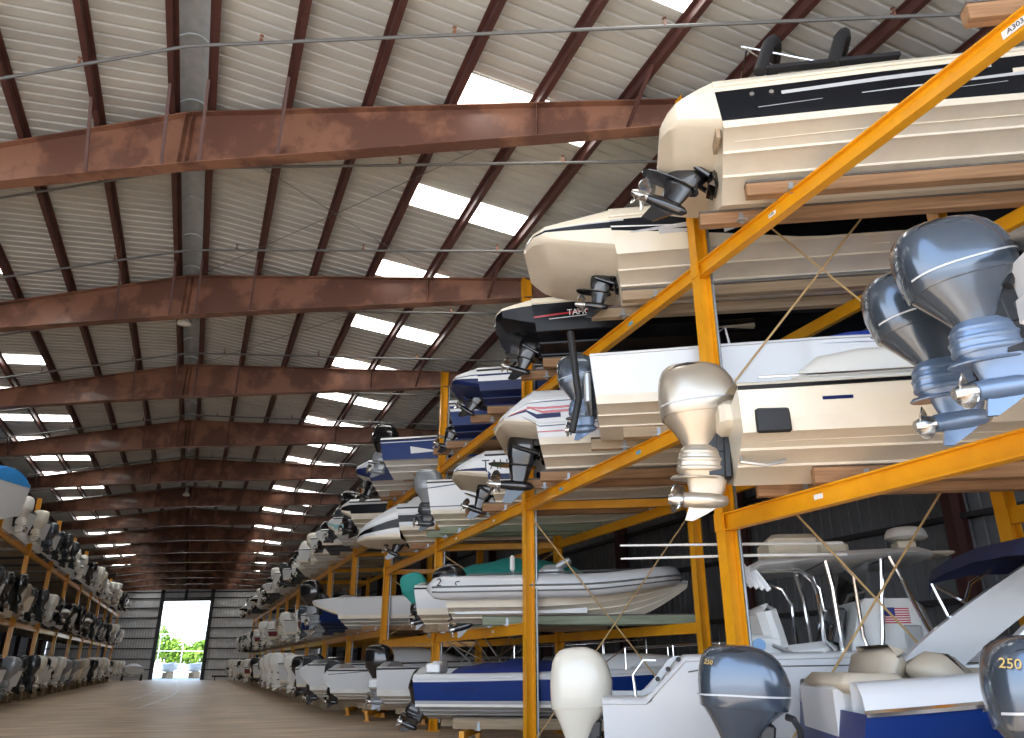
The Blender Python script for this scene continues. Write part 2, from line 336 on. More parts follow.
# ---------------------------------------------------------------- racks
ZA, ZM, ZL, ZN = 7.01, 4.80, 2.38, 3.40
RD = 3.35                                                      # depth of a rack frame along U
def levels(side, b):
    if side < 0: return [3.42, 6.55]
    return {0: [ZN, ZA], 1: [ZM, ZA], 2: [ZL, ZM, ZA], 3: [ZL, ZM, ZA], -1: [ZN, ZA]}.get(b, [2.75, 6.2])
def rack(side, ks, name, label):
    o = empty(name, (XF if side > 0 else XL, Y1, 0)); tag(o, label, 'boat rack'); inv = Matrix.Translation(-Vector(o.location))
    x0 = XF if side > 0 else XL; d = U * side
    fp = lambda k, z: Vector((x0, fy(k, x0), z)); bp = lambda k, z: fp(k, z) + d * RD
    def put(m, n, mt, par=o, ang=0): return m.xf(inv).build(n, mt, par, ang)
    for k in ks:
        h = 10.0 if side > 0 and k < 4 else 9.0 if side > 0 else 9.0
        for q, hh in ((fp, h), (bp, h - .3)):
            if q is bp and (side < 0 or k > 6): continue
            p = q(k, 0); m = MB().ibar(p, p + Vector((0, 0, hh)), .165, .2, .016, 0, up=(1, 0, 0)); m.box(p + Vector((0, 0, .012)), (.32, .32, .024))
            put(m, 'post', 'yellow')
        lv = sorted(set(levels(side, k) + levels(side, k + 1)))
        if k <= 6 and side > 0:
            for z in ([] if k < 1 else [ZM] if k < 3 else [ZL, ZM, ZA] if k < 4 else lv): put(MB().bar(fp(k, z - .12) + d * .1, bp(k, z - .12) - d * .1, .09, .16), 'cross_beam', 'yellow')
            tiers = [(.28, 4.4), (4.95, 8.7)] if k < 2 else [(ZL + .1, ZM - .3)] if k < 5 else []
            for za, zb in tiers:
                for s1, s2 in ((za, zb), (zb, za)):
                    put(MB().tube([fp(k, s1) + d * .1, bp(k, s2) - d * .1], .015, 6), 'brace_rod', 'rod', ang=30)
            if k == 0: put(MB().tube([fp(0, 6.72) + d * .1, bp(0, 6.78) + d * 1.2], .014, 6), 'tie_rod', 'pipe', ang=30)
            # grey riser pipe beside the post
            put(MB().tube([fp(k, .2) + Vector((.16, -.03, 0)), fp(k, 9.5) + Vector((.16, -.03, 0))], .026, 8), 'riser_pipe', 'galv', ang=30)
    for k in ks[:-1]:
        for z in levels(side, k + 1):
            for q in (fp, bp):
                if q is bp and (side < 0 or k > 6): continue
                a, c = q(k, z - .11), q(k + 1, z - .11)
                m = MB()
                if q is fp:
                    n = -.02 * side; m.bar(a + Vector((n, .0, 0)), c + Vector((n, -.0, 0)), .02, .20)
                    for dz in (-.1, .1): m.bar(a + Vector((n, .0, dz)), c + Vector((n, -.0, dz)), .12, .02)
                    for p in [a] + ([c] if k + 1 == ks[-1] or z not in levels(side, k + 2) else []): m.box(p + Vector((-.112 * side, 0, 0)), (.02, .15, .23))
                else: m.bar(a, c, .09, .2)
                bm = put(m, 'shelf_beam', 'yellow')
                if q is fp and side > 0 and k < 2:                    # berth number plates
                    L = DY
                    for f, txt in (((.25, 'A303'), (.753, 'A301')) if k == -1 and z > 6 else ((.30, ''), (.74, ''))):
                        c0 = a.lerp(c, f); big = txt == 'A303'
                        pl = put(MB().box(c0 + Vector((-.036, 0, .01)), (.006, .26 if big else .13, .085 if big else .055), 0), 'number_plate', 'label_white' if txt or k else 'label_blue', bm)
                        pl.matrix_parent_inverse = Matrix(); 
                        if txt: text(txt, .075 if big else .042, bm, c0 + Vector((-.041, 0, .012)) - Vector(o.location), (pi / 2, 0, -pi / 2), 'decal_dark')
    return o
def text(s, size, par, loc, rot, mt, ext=.0015):
    cu = bpy.data.curves.new('lettering', 'FONT'); cu.body = s; cu.size = size; cu.align_x = 'CENTER'; cu.align_y = 'CENTER'; cu.extrude = ext
    q = bpy.data.objects.new('lettering', cu); COL.objects.link(q); dg = bpy.context.evaluated_depsgraph_get()
    me = bpy.data.meshes.new_from_object(q.evaluated_get(dg)); bpy.data.objects.remove(q); me.materials.clear(); me.materials.append(MT[mt])
    o = bpy.data.objects.new('lettering', me); COL.objects.link(o); o.parent = par; o.location = loc; o.rotation_euler = rot
    return o
rack(1, list(range(-1, 14)), 'storage_rack', 'yellow steel boat rack along the right side of the shed')
rack(-1, list(range(2, 13)), 'storage_rack', 'yellow steel boat rack along the left side of the shed')
bunk_mesh = {}
def bunk(v, z, side=1, ln=4.2, wood='wood', x0=None, label='', h=.17, group='timber bunks on the racks'):
    key = (round(ln, 2), wood, h)
    if key not in bunk_mesh:
        m = MB().box((ln / 2, 0, h / 2), (ln, .14, h), 0, None, .008)
        m2 = MB().box((ln / 2, 0, h + .012), (ln, .15, .024), 0)
        m3 = MB().box((.53, -.076, .05), (.05, .012, .16)).box((.53, -.11, -.006), (.13, .10, .014))
        bunk_mesh[key] = (m.mesh('timber_bunk', [wood], 0), m2.mesh('carpet_strip', ['carpet'], 0), m3.mesh('bracket', ['galv'], 0))
    a, c, d = bunk_mesh[key]
    xs = x0 if x0 is not None else (5.68 if side > 0 else XL + .45)
    u = (xs - V.x * v) / U.x
    o = obj('timber_bunk', a, None, uvz(u, v, z), (0, 0, HEAD if side > 0 else HEAD + pi)); tag(o, label, 'timber bunk', group)
    obj('carpet_strip', c, o); obj('bracket', d, o)
    return o
# ---------------------------------------------------------------- engines
def se(a, c, b, z, n=20, p=2.6):
    """superellipse ring: x from -a to c, half width b, at height z"""
    r = []
    for k in range(n):
        t = 2 * pi * k / n; ct, st = cos(t), sin(t)
        x = (abs(ct) ** (2 / p)) * (1 if ct > 0 else -1); y = (abs(st) ** (2 / p)) * (1 if st > 0 else -1)
        r.append(((c - (-a)) / 2 * x + (c - a) / 2, b * y, z))
    return r
def blade_set(m, x, r0, r1, n=3, mi=0):
    for i in range(n):
        a = 2 * pi * i / n + .4; R = Matrix.Rotation(a, 3, 'X'); A, B = [], []
        for j in range(6):
            f = j / 5; rr = r0 + (r1 - r0) * f; w = (.075 * sin(pi * (.18 + .72 * f)) + .012) * r1 / .18; tw = .95 - .5 * f
            for L, s in ((A, 1), (B, -1)): L.append([R @ Vector((x + sin(tw) * w * q + s * .004, cos(tw) * w * q, rr)) for q in (-1, 0, 1)])
        m.loft([a_ + b_[::-1] for a_, b_ in zip(A, B)], mi, True, True, True)
ENG = {}
def outboard_meshes(cowl, leg, prop, hi, tall=False):
    key = (cowl, leg, prop, hi, tall)
    if key in ENG: return ENG[key]
    n = 44 if hi else 16; sh = lambda x, z: z + .10 * (x + .05) * max(0, min(1, (z - .44) / .2))
    R = lambda t: [(x, y, sh(x, z)) for x, y, z in se(t[1], t[2], t[3], t[0], n, 2.9)]
    cw = [(.648, .262, .252, .163), (.655, .268, .258, .168), (.72, .282, .268, .174), (.79, .293, .264, .176), (.86, .293, .232, .170), (.915, .287, .192, .160), (.955, .268, .140, .142), (.98, .236, .080, .114), (.994, .188, .022, .076), (.999, .11, -.03, .03)]
    lw = [(.445, .118, .088, .070), (.47, .125, .090, .078), (.51, .150, .105, .096), (.56, .185, .135, .120), (.61, .222, .185, .143), (.648, .252, .240, .158)]
    lg = [(.15, .085, .125, .030), (.19, .095, .150, .040), (.25, .11, .165, .048), (.29, .155, .166, .070), (.33, .170, .165, .082), (.37, .165, .157, .086), (.42, .150, .140, .085), (.455, .125, .098, .076)]
    m1 = MB().loft([R(t) for t in cw], 0, True, True, True)
    m2 = MB().loft([R(t) for t in lw], 0, True, True, True)
    m3 = MB().loft([se(t[1], t[2], t[3], t[0], n, 2.9) for t in lg], 0, True, True, True)
    for z, a, c, b in ((.420, .152, .142, .0868), (.372, .168, .160, .0882), (.322, .173, .167, .0828)):
        m3.loft([se(a - .010, c - .008, b - .010, z - .026, n, 2.9), se(a, c, b, z - .016, n, 2.9), se(a + .002, c + .002, b + .002, z, n, 2.9), se(a - .012, c - .010, b - .010, z + .020, n, 2.9)], 0, True, True, True)
    m3.loft([se(.215, .14, .072, .252, n, 2.0), se(.22, .145, .076, .258, n, 2.0), se(.20, .14, .05, .275, n, 2.0)], 0, True, True, True)
    m3.loft([[(x, r * cos(2 * pi * k / n), .128 + r * sin(2 * pi * k / n)) for k in range(n)] for x, r in ((.175, .004), (.160, .026), (.12, .042), (.05, .052), (-.06, .052), (-.13, .044), (-.14, .03))], 0, True, True, True)
    m3.loft([[(x, y * w, z) for x, y in ((.06, 0), (.0, 1), (-.10, 1), (-.15, 0), (-.10, -1), (.0, -1))] for z, w in ((.10, .018), (.09, .016))], 0, True)
    m3.prism([(.115, .10), (-.09, .10), (-.125, .005), (-.075, .0), (.02, .045)], -.010, .010, 0)
    m4 = MB()
    m4.loft([[(x, r * cos(2 * pi * k / 12), .128 + r * sin(2 * pi * k / 12)) for k in range(12)] for x, r in ((-.135, .040), (-.155, .044), (-.20, .040), (-.235, .028))], 0, True, True, True)
    pm = MB(); blade_set(pm, -.185, .03, .095); m4.add([(x, y, z + .128) for x, y, z in pm.v], pm.f, 0)
    m5 = MB()                                                   # clamp bracket, swivel and rams
    m5.box((.135, 0, .50), (.10, .15, .20), 0, None, .015).box((.165, 0, .38), (.05, .17, .26), 0, None, .01).box((.10, .06, .40), (.12, .02, .26)).box((.10, -.06, .40), (.12, .02, .26))
    m5.tube([(.10, 0, .30), (.11, 0, .56)], .035, 10).tube([(.15, .035, .30), (.08, .035, .47)], .014, 8).tube([(.15, -.035, .30), (.08, -.035, .47)], .014, 8)
    m5.tube([(.235, -.09, .655), (.27, -.12, .65), (.31, -.13, .60), (.33, -.10, .50)], .020, 8)
    m6 = MB().loft([se(.17, .07, .125, .972, n, 2.4), se(.165, .065, .118, .976, n, 2.4)], 0, True, True, True)
    r6 = []
    m6 = MB()                                                   # dark air intake under the rear lip
    for s in (1, -1):
        pts = [(-.225, s * .118, .935), (-.17, s * .130, .950), (-.09, s * .136, .956), (.0, s * .128, .950), (.06, s * .112, .936)]
        m6.loft([[(x, y * 1.03, sh(x, z) + .012 * q), (x, y * 1.03 + s * .006, sh(x, z) + .0), (x, y * 1.04, sh(x, z) - .010 * q)] for (x, y, z), q in zip(pts, (0, 1, 1.3, 1, 0))], 0, False)
    m7 = MB()                                                   # thin stripe low on the cowl
    for s in (1, -1):
        row = [];
        for j in range(15):
            t = pi * (.10 + .8 * j / 14); ct, st = cos(t), sin(t); p = 2.9
            x = (abs(ct) ** (2 / p)) * (1 if ct > 0 else -1) * .282 - .009; y = st ** (2 / p) * .1772 * s; zz = sh(x, .715 + .01 * ct)
            row.append([(x, y, zz), (x, y + s * .0015, zz + .005), (x, y, zz + .010)])
        m7.loft(row, 0, False)
    ENG[key] = [('leg', m3.mesh('leg', [leg], 42)), ('cowling', m1.mesh('cowling', [cowl], 50)), ('lower_cowl', m2.mesh('lower_cowl', [cowl], 50)), ('propeller', m4.mesh('propeller', [prop], 40)), ('clamp_bracket', m5.mesh('clamp_bracket', ['black_plastic'], 40))]
    if hi: ENG[key] += [('air_intake', m6.mesh('air_intake', ['black_plastic'], 40)), ('trim_stripe', m7.mesh('trim_stripe', ['silver'], 40))]
    if tall:                                                    # taller cowl over a short leg
        for _, me in ENG[key]:
            for vv in me.vertices: vv.co.z = vv.co.z * .30 / .445 if vv.co.z < .445 else .30 + (vv.co.z - .445) * .70 / .555
    return ENG[key]
def outboard(par, y, H, cowl, leg=None, prop='prop', tilt=0., hi=False, zt=.7, xo=0., steer=0., sx=.86, tall=False):
    leg = leg or cowl; ms = outboard_meshes(cowl, leg, prop, hi, tall)
    o = obj('outboard_motor', ms[0][1], par); o.scale = (H * sx, H * min(1, sx * 1.1), H)
    # clamp sits at the transom top: local point (.19,0,.56)H; tilt swings the lower unit aft
    Rm = Matrix.Rotation(radians(steer), 4, 'Z') @ Matrix.Rotation(radians(tilt), 4, 'Y')
    piv = Vector((.16 * H * sx, 0, (.42 if tall else .54) * H)); loc = Vector((xo, y, zt)) - Rm.to_3x3() @ piv
    o.location = loc; o.rotation_euler = Rm.to_euler()
    for nme, me in ms[1:]: obj(nme, me, o)
    return o
def sterndrive(par, y, z, sz=1., tilt=0., body='engine_black', prop='prop'):
    key = ('sd', body, prop)
    if key not in ENG:
        m = MB()                                                # gimbal housing and upper gear case
        m.box((-.05, 0, .10), (.12, .36, .42), 0, None, .05).box((-.17, 0, .16), (.18, .26, .26), 0, None, .06)
        m.loft([se(a, c, b, zz, 16, 2.6) for zz, a, c, b in ((-.16, .52, -.20, .07), (-.05, .56, -.16, .10), (.08, .58, -.12, .125), (.20, .56, -.12, .125), (.27, .50, -.16, .10), (.29, .42, -.22, .05))], 0, True, True, True)
        m.tube([(-.12, .14, -.02), (-.48, .15, .06)], .03, 8).tube([(-.12, -.14, -.02), (-.48, -.15, .06)], .03, 8)
        m.tube([(-.02, .1, .3), (-.1, .13, .36), (-.22, .06, .3)], .022, 8).tube([(-.02, -.06, .32), (-.14, -.1, .38), (-.3, -.05, .29)], .018, 8)
        g = MB()
        g.loft([se(a, c, b, zz, 16, 2.3) for zz, a, c, b in ((-.46, .46, -.28, .03), (-.38, .48, -.26, .045), (-.22, .52, -.22, .06), (-.15, .54, -.20, .075))], 0, True, True, True)
        g.loft([se(.80, -.16, .13, -.185, 16), se(.81, -.15, .135, -.175, 16), se(.76, -.20, .09, -.155, 16)], 0, True, True, True)
        g.loft([[(x, r * cos(2 * pi * k / 14), -.44 + r * sin(2 * pi * k / 14)) for k in range(14)] for x, r in ((-.16, .008), (-.2, .045), (-.30, .068), (-.48, .07), (-.60, .055))], 0, True, True, True)
        g.prism([(-.26, -.48), (-.52, -.48), (-.56, -.68), (-.44, -.68)], -.012, .012)
        pm = MB(); pm.loft([[(x, r * cos(2 * pi * k / 12), -.44 + r * sin(2 * pi * k / 12)) for k in range(12)] for x, r in ((-.60, .055), (-.74, .05), (-.79, .03))], 0, True, True, True)
        b = MB(); blade_set(b, -.68, .045, .185); pm.add([(x, yy, zz - .44) for x, yy, zz in b.v], b.f, 0)
        ENG[key] = (m.mesh('drive_housing', [body], 40), g.mesh('gearcase', [body], 40), pm.mesh('propeller', [prop], 40))
    a, g, p = ENG[key]
    o = obj('sterndrive', a, par, (0, y, z)); o.scale = (sz, sz, sz); o.rotation_euler = (0, radians(tilt), 0)
    obj('gearcase', g, o); obj('propeller', p, o)
    return o

# ---------------------------------------------------------------- hulls
class Hull:
    def __init__(s, L=6.4, B=2.4, D=.9, rise=.22, dead=19, ext=0., cap=.12, bands=((0, 'white'),), bot='bottom_white', deck='white', rake=.16, n=22, ext_drop=.35, ext_lift=.3, cuddy=0., step=None, fullness=.42, sole=.35, ck=(.03, .60), swoop=None, chine=.46, extmat=None, ext_round=.45, ext_base=.10):
        s.__dict__.update(locals()); s.ztan = tan(radians(dead))
    def hb(s, t):
        e = max(0, (t - s.fullness) / (1 - s.fullness)); return s.B / 2 * min(1, .95 + .2 * t) * max(0, 1 - e ** 2.5) ** .8
    def zs(s, t): return s.D + s.rise * t ** 1.6 + (s.step(t) if s.step else 0)
    def zk(s, t): return s.zs(t) * .86 * max(0, (t - .6) / .4) ** 2.6
    def ch(s, t):
        e = max(0, (t - s.fullness) / (1 - s.fullness)); return s.hb(t) * (.93 - .30 * e ** 1.5)
    def zc(s, t):
        e = max(0, (t - s.fullness) / (1 - s.fullness)); z = s.ztan * s.B * s.chine * (1 + .2 * e) + s.zs(t) * .52 * e ** 2.2
        return max(min(z, s.zs(t) * .93), s.zk(t) + .015)
    def X(s, t, z): return s.L * t - s.rake * z * (1 - t) ** 4 + .22 * (z / max(.1, s.zs(t))) * t ** 7
    def pt(s, t, f):
        """point on the starboard topside, f from chine 0 to sheer 1"""
        if t < 0:
            q = min(1, -t * s.L / max(.01, s.ext)); w = s.hb(0) * (1 - .05 * q ** 2 - (s.ext_round * max(0, (q - .7) / .3) ** 2.2)); zt = s.zs(0) - s.ext_drop * q ** 1.3
            zb = min(s.zc(0) + s.ext_base + s.ext_lift * q ** 1.2, zt - .06); z = zb + .05 + (zt - zb - .08) * f
            return Vector((-s.ext * q - s.rake * z * (1 - q), -w * (.95 + .05 * f), z))
        y = s.ch(t) + (s.hb(t) - s.ch(t)) * f ** .8; z = s.zc(t) + (s.zs(t) - s.zc(t)) * f
        return Vector((s.X(t, z), -y, z))
    def fb(s, j, t):
        b = s.bands[j]; return b[0] + (b[2] - b[0]) * t if len(b) > 2 else b[0]
    def half(s, t):
        """[(y,z,band)] keel -> sheer"""
        ch, zk, zc = s.ch(t), s.zk(t), s.zc(t); zz = lambda f: zk + (zc - zk) * f; r = [(0, zk, 0)]
        for f in (.34, .64): r += [(ch * f, zz(f), 0), (ch * (f + .055), zz(f) - .006 * (1 - t), 0), (ch * (f + .06), zz(f + .06), 0)]
        r += [(ch * .93, zz(.95), 0), (ch, zz(.95) - .004, 0), (ch * 1.003, min(zc, zz(.95) + .035), 1)]
        fr = []
        for j in range(len(s.bands)):
            f0 = s.fb(j, t); f1 = s.fb(j + 1, t) if j + 1 < len(s.bands) else 1.0
            for q in (.5, 1.0): fr.append((f0 + (f1 - f0) * q, j + 1))
        for f, j in fr:
            p = s.pt(t, max(.03, min(1, f))); r.append((-p.y, p.z, j))
        return r
    def mesh(s, name='hull'):
        mats = [s.bot] + [b[1] for b in s.bands]; nm = {}; idx = []
        for mm in mats: idx.append(nm.setdefault(mm, len(nm)))
        m = MB(); N = s.n; ts = [1 - (1 - i / (N - 1)) ** 1.25 for i in range(N)]
        H = [s.half(t) for t in ts]; K = len(H[0])
        for sg in (-1, 1):
            rings = [[(s.X(t, z), sg * y, z) for y, z, _ in h] for t, h in zip(ts, H)]
            m.loft(rings, lambda i, k: idx[H[0][k + 1][2]], False)
        h0 = H[0]; m.add([(s.X(0, z), y, z) for y, z, _ in h0] + [(s.X(0, z), -y, z) for y, z, _ in h0[::-1]], [tuple(range(2 * K))], idx[1 if len(s.bands) == 1 else -1])
        if s.ext:
            E = []
            for q in (0, .25, .5, .72, .86, .95, 1.0):
                w = s.hb(0) * (1 - .05 * q ** 2 - (s.ext_round * max(0, (q - .7) / .3) ** 2.2)); zt = s.zs(0) - s.ext_drop * q ** 1.3; z0 = s.zc(0) + s.ext_base; zb = z0 + s.ext_lift * q ** 1.2
                zb = min(zb, zt - .06); x = -s.ext * q
                row = [(x - s.rake * zb * (1 - q), 0, zb, 0), (x - s.rake * zb * (1 - q), -w * .88, zb, 0)]
                for j in range(len(s.bands)):
                    f0 = s.fb(j, 0); f1 = s.fb(j + 1, 0) if j + 1 < len(s.bands) else 1.
                    for f in ((f0, (f0 + f1) / 2, f1) if j == 0 else ((f0 + f1) / 2, f1)):
                        z = zb + .05 + (zt - zb - .08) * f; row.append((x - s.rake * z * (1 - q), -w * (.95 + .05 * f), z, j + 1))
                xx = x - s.rake * zt * (1 - q); cq = s.cap * (1 - q); row += [(xx, -w * .97, zt + cq * .5, len(s.bands)), (xx, -w * .86, zt + cq, len(s.bands)), (xx, 0, zt + cq, len(s.bands))]
                E.append(row)
            for sg in (1, -1): m.loft([[(x, sg * y, z) for x, y, z, _ in r] for r in E], lambda i, k: nm[s.extmat] if s.extmat and E[0][k + 1][3] else idx[E[0][k + 1][3]], False)
            r = E[-1]; n_ = len(r); m.add([(x, y, z) for x, y, z, _ in r] + [(x, -y, z) for x, y, z, _ in r[::-1]], [tuple(range(2 * n_))], nm[s.extmat] if s.extmat else idx[1])
        return m.mesh(name, list(nm), 32)
    def deck_mesh(s):
        """gunwale, cockpit liner and foredeck"""
        m = MB(); N = 90 if s.step else 26; rows = []; c0, c1 = s.ck
        ts = sorted([i / (N - 1) for i in range(N)] + [c0, c0 + .001, c1, c1 + .001])
        for t in ts:
            hb, zs = s.hb(t), s.zs(t); cp = s.cap * (1 - .55 * t); x = lambda z: s.X(t, zs) + (0 if t > 0 else 0)
            gi = max(0, hb - .26); up = min(1, hb / .5)
            prof = [(hb * 1.001, zs), (max(0, hb - .03 * up), zs + cp * .55), (max(0, hb - .10 * up), zs + cp * .92), (max(0, hb - .16 * up), zs + cp)]
            if (c0 < t or c0 == 0) and t < c1 + .0005: prof += [(gi, zs + cp), (max(0, gi - .03), s.D * s.sole), (gi * .5, s.D * s.sole), (0, s.D * s.sole)]
            else:
                cr = .10 * hb; prof += [(gi, zs + cp + .01), (gi * .8, zs + cp + .02 + cr * .4), (gi * .45, zs + cp + .03 + cr * .8), (0, zs + cp + .03 + cr)]
            rows.append((x(0), prof))
        for sg in (1, -1): m.loft([[(x, sg * y, z) for y, z in p] for x, p in rows], 0, False)
        return m.mesh('deck', [s.deck], 40)
    def rail_mesh(s, mt='rubber', r=.022):
        m = MB(); ts = [1 - (1 - i / 23) ** 1.3 for i in range(24)]
        P = [(s.X(t, s.zs(t)), -s.hb(t) - .004, s.zs(t)) for t in ts]; pts = P + [(x, -y, z) for x, y, z in P[::-1][1:]]
        return m.tube(pts, r, 6).mesh('rub_rail', [mt], 50)
HM = {}
def boat(name, sp, loc, side=1, label='', cat='boat', group=None, yaw=0.):
    """hull + deck + rub rail + extras + drive; everything under one Empty at the keel end of the transom"""
    root = empty(name, loc, HEAD + (0 if side > 0 else pi) + radians(yaw)); tag(root, label, cat, group)
    h = Hull(**sp['hull'])
    key = repr(sorted(sp['hull'].items(), key=lambda kv: kv[0]))
    if key not in HM: HM[key] = (h.mesh(), h.deck_mesh(), h.rail_mesh(sp.get('rail', 'rubber')))
    a, d, r = HM[key]
    ho = obj('hull', a, root); obj('deck', d, root); obj('rub_rail', r, root)
    for e in sp.get('extra', []): e(root, h, ho)
    dr = sp.get('drive')
    if dr:
        if dr[0] == 'io':
            sterndrive(root, 0, dr[1] if len(dr) > 1 else .32, dr[2] if len(dr) > 2 else 1., dr[3] if len(dr) > 3 else 30)
        else:
            kw = dict(dr[1]); n = kw.pop('n', 1); gap = kw.pop('gap', .72); dx = kw.pop('xo', 0); zt = kw.pop('zt', h.D * .78)
            for i in range(n): outboard(root, (i - (n - 1) / 2) * gap, zt=zt, xo=h.X(0, zt) - .02 + dx, **kw)
    return root

# ---------------------------------------------------------------- extras (each one a part of its boat)
def windshield(x0=.50, h=.38, w=.85, frame='aluminium', lean=.30):
    def f(root, H, ho):
        b, fr = MB(), MB(); z0 = H.zs(x0) + H.cap * .7; X0 = H.L * x0; hw = H.hb(x0) * w; B_, T_ = [], []
        for j in range(13):
            a = -1 + 2 * j / 12; y = hw * a; x = X0 + .55 * (1 - abs(a) ** 3); B_.append(Vector((x - .55 * (abs(a) ** 6), y, z0))); T_.append(Vector((x - lean - .55 * abs(a) ** 6, y * .93, z0 + h)))
        b.loft([B_, T_, [p + Vector((.012, 0, 0)) for p in T_], [p + Vector((.012, 0, 0)) for p in B_]], 0, False)
        o = b.build('windshield', 'glass', root)
        fr.tube(T_, .018, 6).tube(B_, .016, 6)
        for j in (0, 4, 8, 12): fr.tube([B_[j], T_[j]], .014, 6)
        fr.build('windshield_frame', frame, o)
    return f
def cover(c='canvas_navy', x0=.0, x1=.72, h=.42, sag=.05, full=False):
    def f(root, H, ho):
        m = MB(); rows = []
        for i in range(17):
            t = x0 + (x1 - x0) * i / 16; q = i / 16; hb = H.hb(t) - .02; zs = H.zs(t) + H.cap * .5; k = h * sin(pi * min(1, .12 + q * .9)) ** .7 + (.02 * sin(q * 19))
            if full: k = h * min(1, .72 + 3 * q) * (1 - .45 * q * q)

            rows.append([(H.X(t, zs), hb * a, zs - (.10 if abs(a) > .99 else 0) + k * (1 - abs(a) ** 1.7) - sag * sin(q * pi * 5) ** 2 * (1 - abs(a))) for a in (-1.02, -1.0, -.82, -.6, -.38, -.16, 0, .16, .38, .6, .82, 1.0, 1.02)])
        m.loft(rows, 0, False, False, False); n = 13
        for r in (rows[0], rows[-1]): m.add(r + [(r[0][0], r[0][1], r[0][2])], [tuple(range(n))])
        m.build('canvas_cover', c, root, 60)
    return f
def trunk(x0=.38, x1=.80, w=.72, h=.45, mt='white', win=None):
    def f(root, H, ho):
        rows = []
        for i in range(15):
            q = i / 14; t = x0 + (x1 - x0) * q; hb = H.hb(t) * w; z0 = H.zs(t) + H.cap * .6; k = h * min(1, q / .10) ** .5 * (1 - max(0, (q - .25) / .75) ** 1.8) + .01
            rows.append([(H.L * t, hb * a, z0 + k * b) for a, b in ((-1, 0), (-.97, .35), (-.9, .75), (-.78, .95), (-.4, 1.05), (0, 1.08), (.4, 1.05), (.78, .95), (.9, .75), (.97, .35), (1, 0))])
        o = MB().loft(rows, 0, False, True, True).build('cabin_trunk', mt, root, 50)
        if win:
            for sg in (-1, 1):
                wm = MB(); wm.loft([[(r[k2][0], sg * abs(r[k2][1]) * 1.012, r[k2][2] * fz + r[0][2] * (1 - fz)) for k2, fz in ((1, 1.0), (2, .9))] for r in rows[3:10]], 0, False); wm.build('cabin_window', win, o)
    return f
def bimini(x0=.30, x1=.58, z=1.55, c='canvas_navy', folded=False, legs=True):
    def f(root, H, ho):
        hb = H.hb(.4) - .1; zs = H.zs(.4) + H.cap
        if folded:
            m = MB()
            for xb in (x0, x0 + .12):
                m.tube([(H.L * xb, -hb, zs - .05)] + [(H.L * xb + .42 * sin(pi * i / 12) ** .7, -hb * cos(pi * i / 12) ** 1, zs + .78 * sin(pi * i / 12) ** .5) for i in range(1, 12)] + [(H.L * xb, hb, zs - .05)], .075, 8)
            m.bar((H.L * x0, -hb, zs - .02), (H.L * x0 + 1.6, -hb, zs + .0), .1, .05); o = m.build('folded_bimini', c, root, 60)
            fr = MB()
            fr.tube([(H.L * x0 - .1, -hb * .95, zs + .36), (H.L * x0 - .1, hb * .95, zs + .36)], .012, 6)
            for sg in (-1, 1): fr.tube([(H.L * x0 + .75, sg * hb, zs), (H.L * x0 - .15, sg * hb * .92, zs + .45)], .013, 6).tube([(H.L * x0 + .2, sg * hb, zs), (H.L * x0 - .1, sg * hb * .95, zs + .36)], .013, 6)
            fr.build('bimini_frame', 'chrome', o)
            return
        rows = []
        for i in range(9):
            q = i / 8; rows.append([(H.L * (x0 + (x1 - x0) * q), hb * a, z + .10 * sin(pi * q) + .10 * (1 - a * a) - (.14 if abs(a) > .99 else 0)) for a in (-1.0, -.985, -.6, -.2, .2, .6, .985, 1.0)])
        m = MB().loft(rows, 0, False).loft([[(x, y, zz - .012) for x, y, zz in r] for r in rows], 0, False)
        o = m.build('bimini_top', c, root, 60)
        for sg in (-1, 1):
            fr = MB()
            for xa, xb in ((x0, .43), (x1, .43), ((x0 + x1) / 2, .43)): fr.tube([(H.L * xb, sg * hb, zs - .05), (H.L * xa, sg * hb, z)], .013, 6)
            fr.build('bimini_frame', 'chrome', o)
    return f
def ttop(x=.42, z=2.1, w=.8, l=1.7, c='white'):
    def f(root, H, ho):
        X = H.L * x; m = MB().box((X, 0, z), (l, w * 2, .07), 0, None, .03); o = m.build('hardtop', c, root)
        fr = MB(); zs = H.D * H.sole
        for sg in (-1, 1):
            for dx, bx in ((.55, .35), (-.45, -.30)): fr.tube([(X + bx, sg * w * .55, zs), (X + bx, sg * w * .6, z - .5), (X + dx, sg * w * .85, z - .03)], .024, 8)
        fr.build('hardtop_frame', 'aluminium', o)
        MB().box((X + .15, 0, zs + .55), (.8, .8, 1.1), 0, None, .08).build('console', c, root)
    return f
def rails(x0=.5, h=.35):
    def f(root, H, ho):
        m = MB(); P = []
        for i in range(12):
            t = x0 + (.985 - x0) * i / 11; P.append(Vector((H.L * t, -(H.hb(t) - .06), H.zs(t) + H.cap * .5 + h * min(1, i / 2))))
        Q = [Vector((p.x, -p.y, p.z)) for p in P]; m.tube(P + Q[::-1], .013, 6)
        for L in (P, Q):
            for p in L[2::3]: m.tube([p, Vector((p.x, p.y, p.z - h))], .011, 5)
        m.build('bow_rail', 'chrome', root)
    return f
def motif(t0, t1, f0, f1, f2, f3, mt, nme='side_stripe'):
    """a painted streak on both topsides between t0 and t1: f0..f1 at the stern end, f2..f3 at the bow end"""
    def f(root, H, ho):
        for sg in (1, -1):
            m = MB(); rows = []
            for i in range(9):
                q = i / 8; t = t0 + (t1 - t0) * q; a, b = f0 + (f2 - f0) * q, f1 + (f3 - f1) * q; row = []
                for g in (a, (a + b) / 2, b):
                    p = H.pt(t, g); row.append((p.x, (p.y - .004) * sg, p.z))
                rows.append(row)
            m.loft(rows, 0, False); m.build(nme, mt, ho, 0)
    return f
